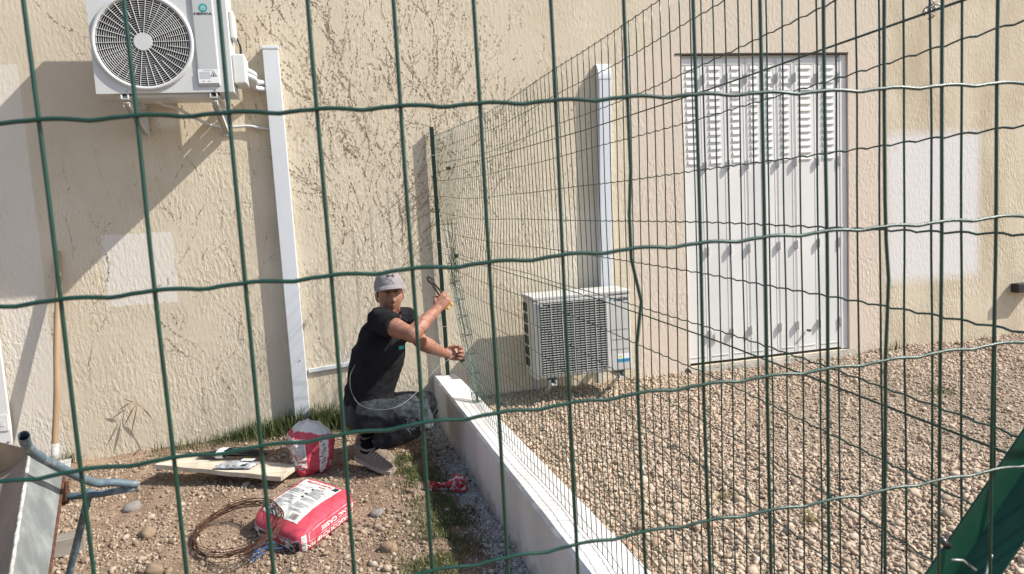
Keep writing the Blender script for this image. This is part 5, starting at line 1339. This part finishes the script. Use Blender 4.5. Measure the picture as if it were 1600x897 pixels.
# long grass at the foot of the house wall
n = 4600
X = np.concatenate([rg.normal(-.38,.24,n//2), rg.normal(.10,.18,n//3), rg.uniform(-1.25,.55,n-n//2-n//3)]); Y = -np.abs(rg.normal(.04,.075,n))-.012
k = (X > -1.5) & (X < .6); X, Y = X[k], Y[k]
H = rg.uniform(.03,.19,len(X))*rg.uniform(.5,1,len(X))*np.clip(.45+.75*np.exp(-((X+.15)/.55)**2),.3,1.2)
tag(link('grass', blades('grass', np.stack([X,Y,dz_arr(X,Y)-.005],-1), H, rg, MAT['grass'])), 'tall dark green grass along the foot of the house wall', 'grass', kind='stuff')
# short trampled grass beside the low wall
n = 7600
Y = rg.uniform(-2.35,-.75,n); X = .36+.10*np.sin(Y*3)+rg.normal(0,.085,n); k = np.array([mnoise.noise(Vector((x*6,y*6,3))) > -.12 for x, y in zip(X,Y)]) & (X < .62)
X, Y = X[k], Y[k]; H = rg.uniform(.012,.050,len(X))
tag(link('grass', blades('grass', np.stack([X,Y,dz_arr(X,Y)-.003],-1), H, rg, MAT['grass'], .0016, 1.1, .2, 1.0)), 'short trampled grass in the dirt beside the low wall', 'grass', kind='stuff')
# weed tufts
def tuft(label, px, py, n, hgt, spread, group, lo=.3, hi=.9, z=None, lean=.7):
    g = wy(px, py, -.05) if z is None else gz(px, py, z)
    X = g.x+rg.normal(0,spread,n); Y = np.minimum(g.y+rg.normal(0,spread*.6,n), -.012); Z = np.full(n, g.z)
    return tag(link('weed_tuft', blades('weed_tuft', np.stack([X,Y,Z],-1), rg.uniform(.4,1,n)*hgt, rg, MAT['grass'], .0022, lean, lo, hi)), label, 'weed', group)
W_ = 'weeds at the foot of the wall'
tuft('green weed tuft in front of the left end of the shutter sill', 1133, 580, 60, .085, .045, W_)
tuft('weed tuft hanging on the right part of the shutter sill', 1240, 562, 35, .05, .05, W_, .4, 1)
tuft('dry spiky weed on the pinkish wall strip right of the doorway', 1366, 556, 22, .16, .012, W_, .93, 1, None, .9)
tuft('green upright weed at the wall below the whitish paint patch', 1404, 550, 30, .13, .04, W_, .15, .8, None, .35)
tuft('tiny weed at the far right foot of the wall', 1537, 532, 14, .07, .02, W_, .6, 1)
tuft_s = lambda *a, **k: tag(tuft(*a, **k), kind='stuff')
tuft_s('small green patch growing in the fine gravel on the right', 1470, 612, 120, .035, .07, W_, .4, .95, -.085, 1.1)
tuft_s('dry straw clump between the pebbles in the gravel', 1138, 778, 40, .05, .035, W_, .95, 1, -.085, 1.2)
tuft('small tuft at the wall behind the shovel and wheelbarrow', 112, 722, 60, .09, .03, W_, .2, .95)
tuft('low green tuft at the wall left of the plank end', 252, 735, 90, .07, .07, W_, .1, .8)
tuft_s('straw clump among larger pebbles near the bottom right', 1270, 812, 45, .05, .04, W_, .95, 1, -.085, 1.2)
# dry grass stalks with drooping seed heads
def stalk(label, root, pts, heads):
    t = thing('dry_stalk', label, 'weed', tuple(root), 'dry seed stalks at the wall')
    b = MB(); P = catmull(pts, 6); b.tube(P, .0016, 5); b.build('stem', MAT['dry'], t, smooth=True)
    for (p, d, L_) in heads:
        p = Vector(p); d = Vector(d).normalized(); b = MB()
        b.tube([p, p+d*L_*.3, p+d*L_*.7, p+d*L_], [.001,.0045,.004,.0008], 5); b.build('seed_head', MAT['dry'], t, smooth=True)
r_ = wy(247,722,-.03); tip = wy(205,628,-.02)
stalk('arching dry grass stalk with a drooping seed head before the left wall', r_, [r_, wy(246,690,-.04), wy(238,655,-.05), wy(220,635,-.05), tip],
      [(tip, (-.9,0,-.55), .09), (wy(212,631,-.05), (-.6,0,-1), .16), (wy(215,632,-.05), (-.3,0,-1), .20), (wy(222,636,-.05), (.5,0,-.8), .10), (wy(208,628,-.05),(-.2,0,.1), .06)])
r_ = wy(252,726,-.05); tip = wy(222,698,-.06)
stalk('low bent dry stalk beside the left end of the plank', r_, [r_, wy(246,708,-.06), wy(236,700,-.06), tip], [(tip, (-.8,0,-.7), .09), (wy(236,700,-.06), (.6,0,-.3), .06), (wy(230,700,-.06), (-.5,0,-1), .10)])
r_ = wy(290,715,-.03)
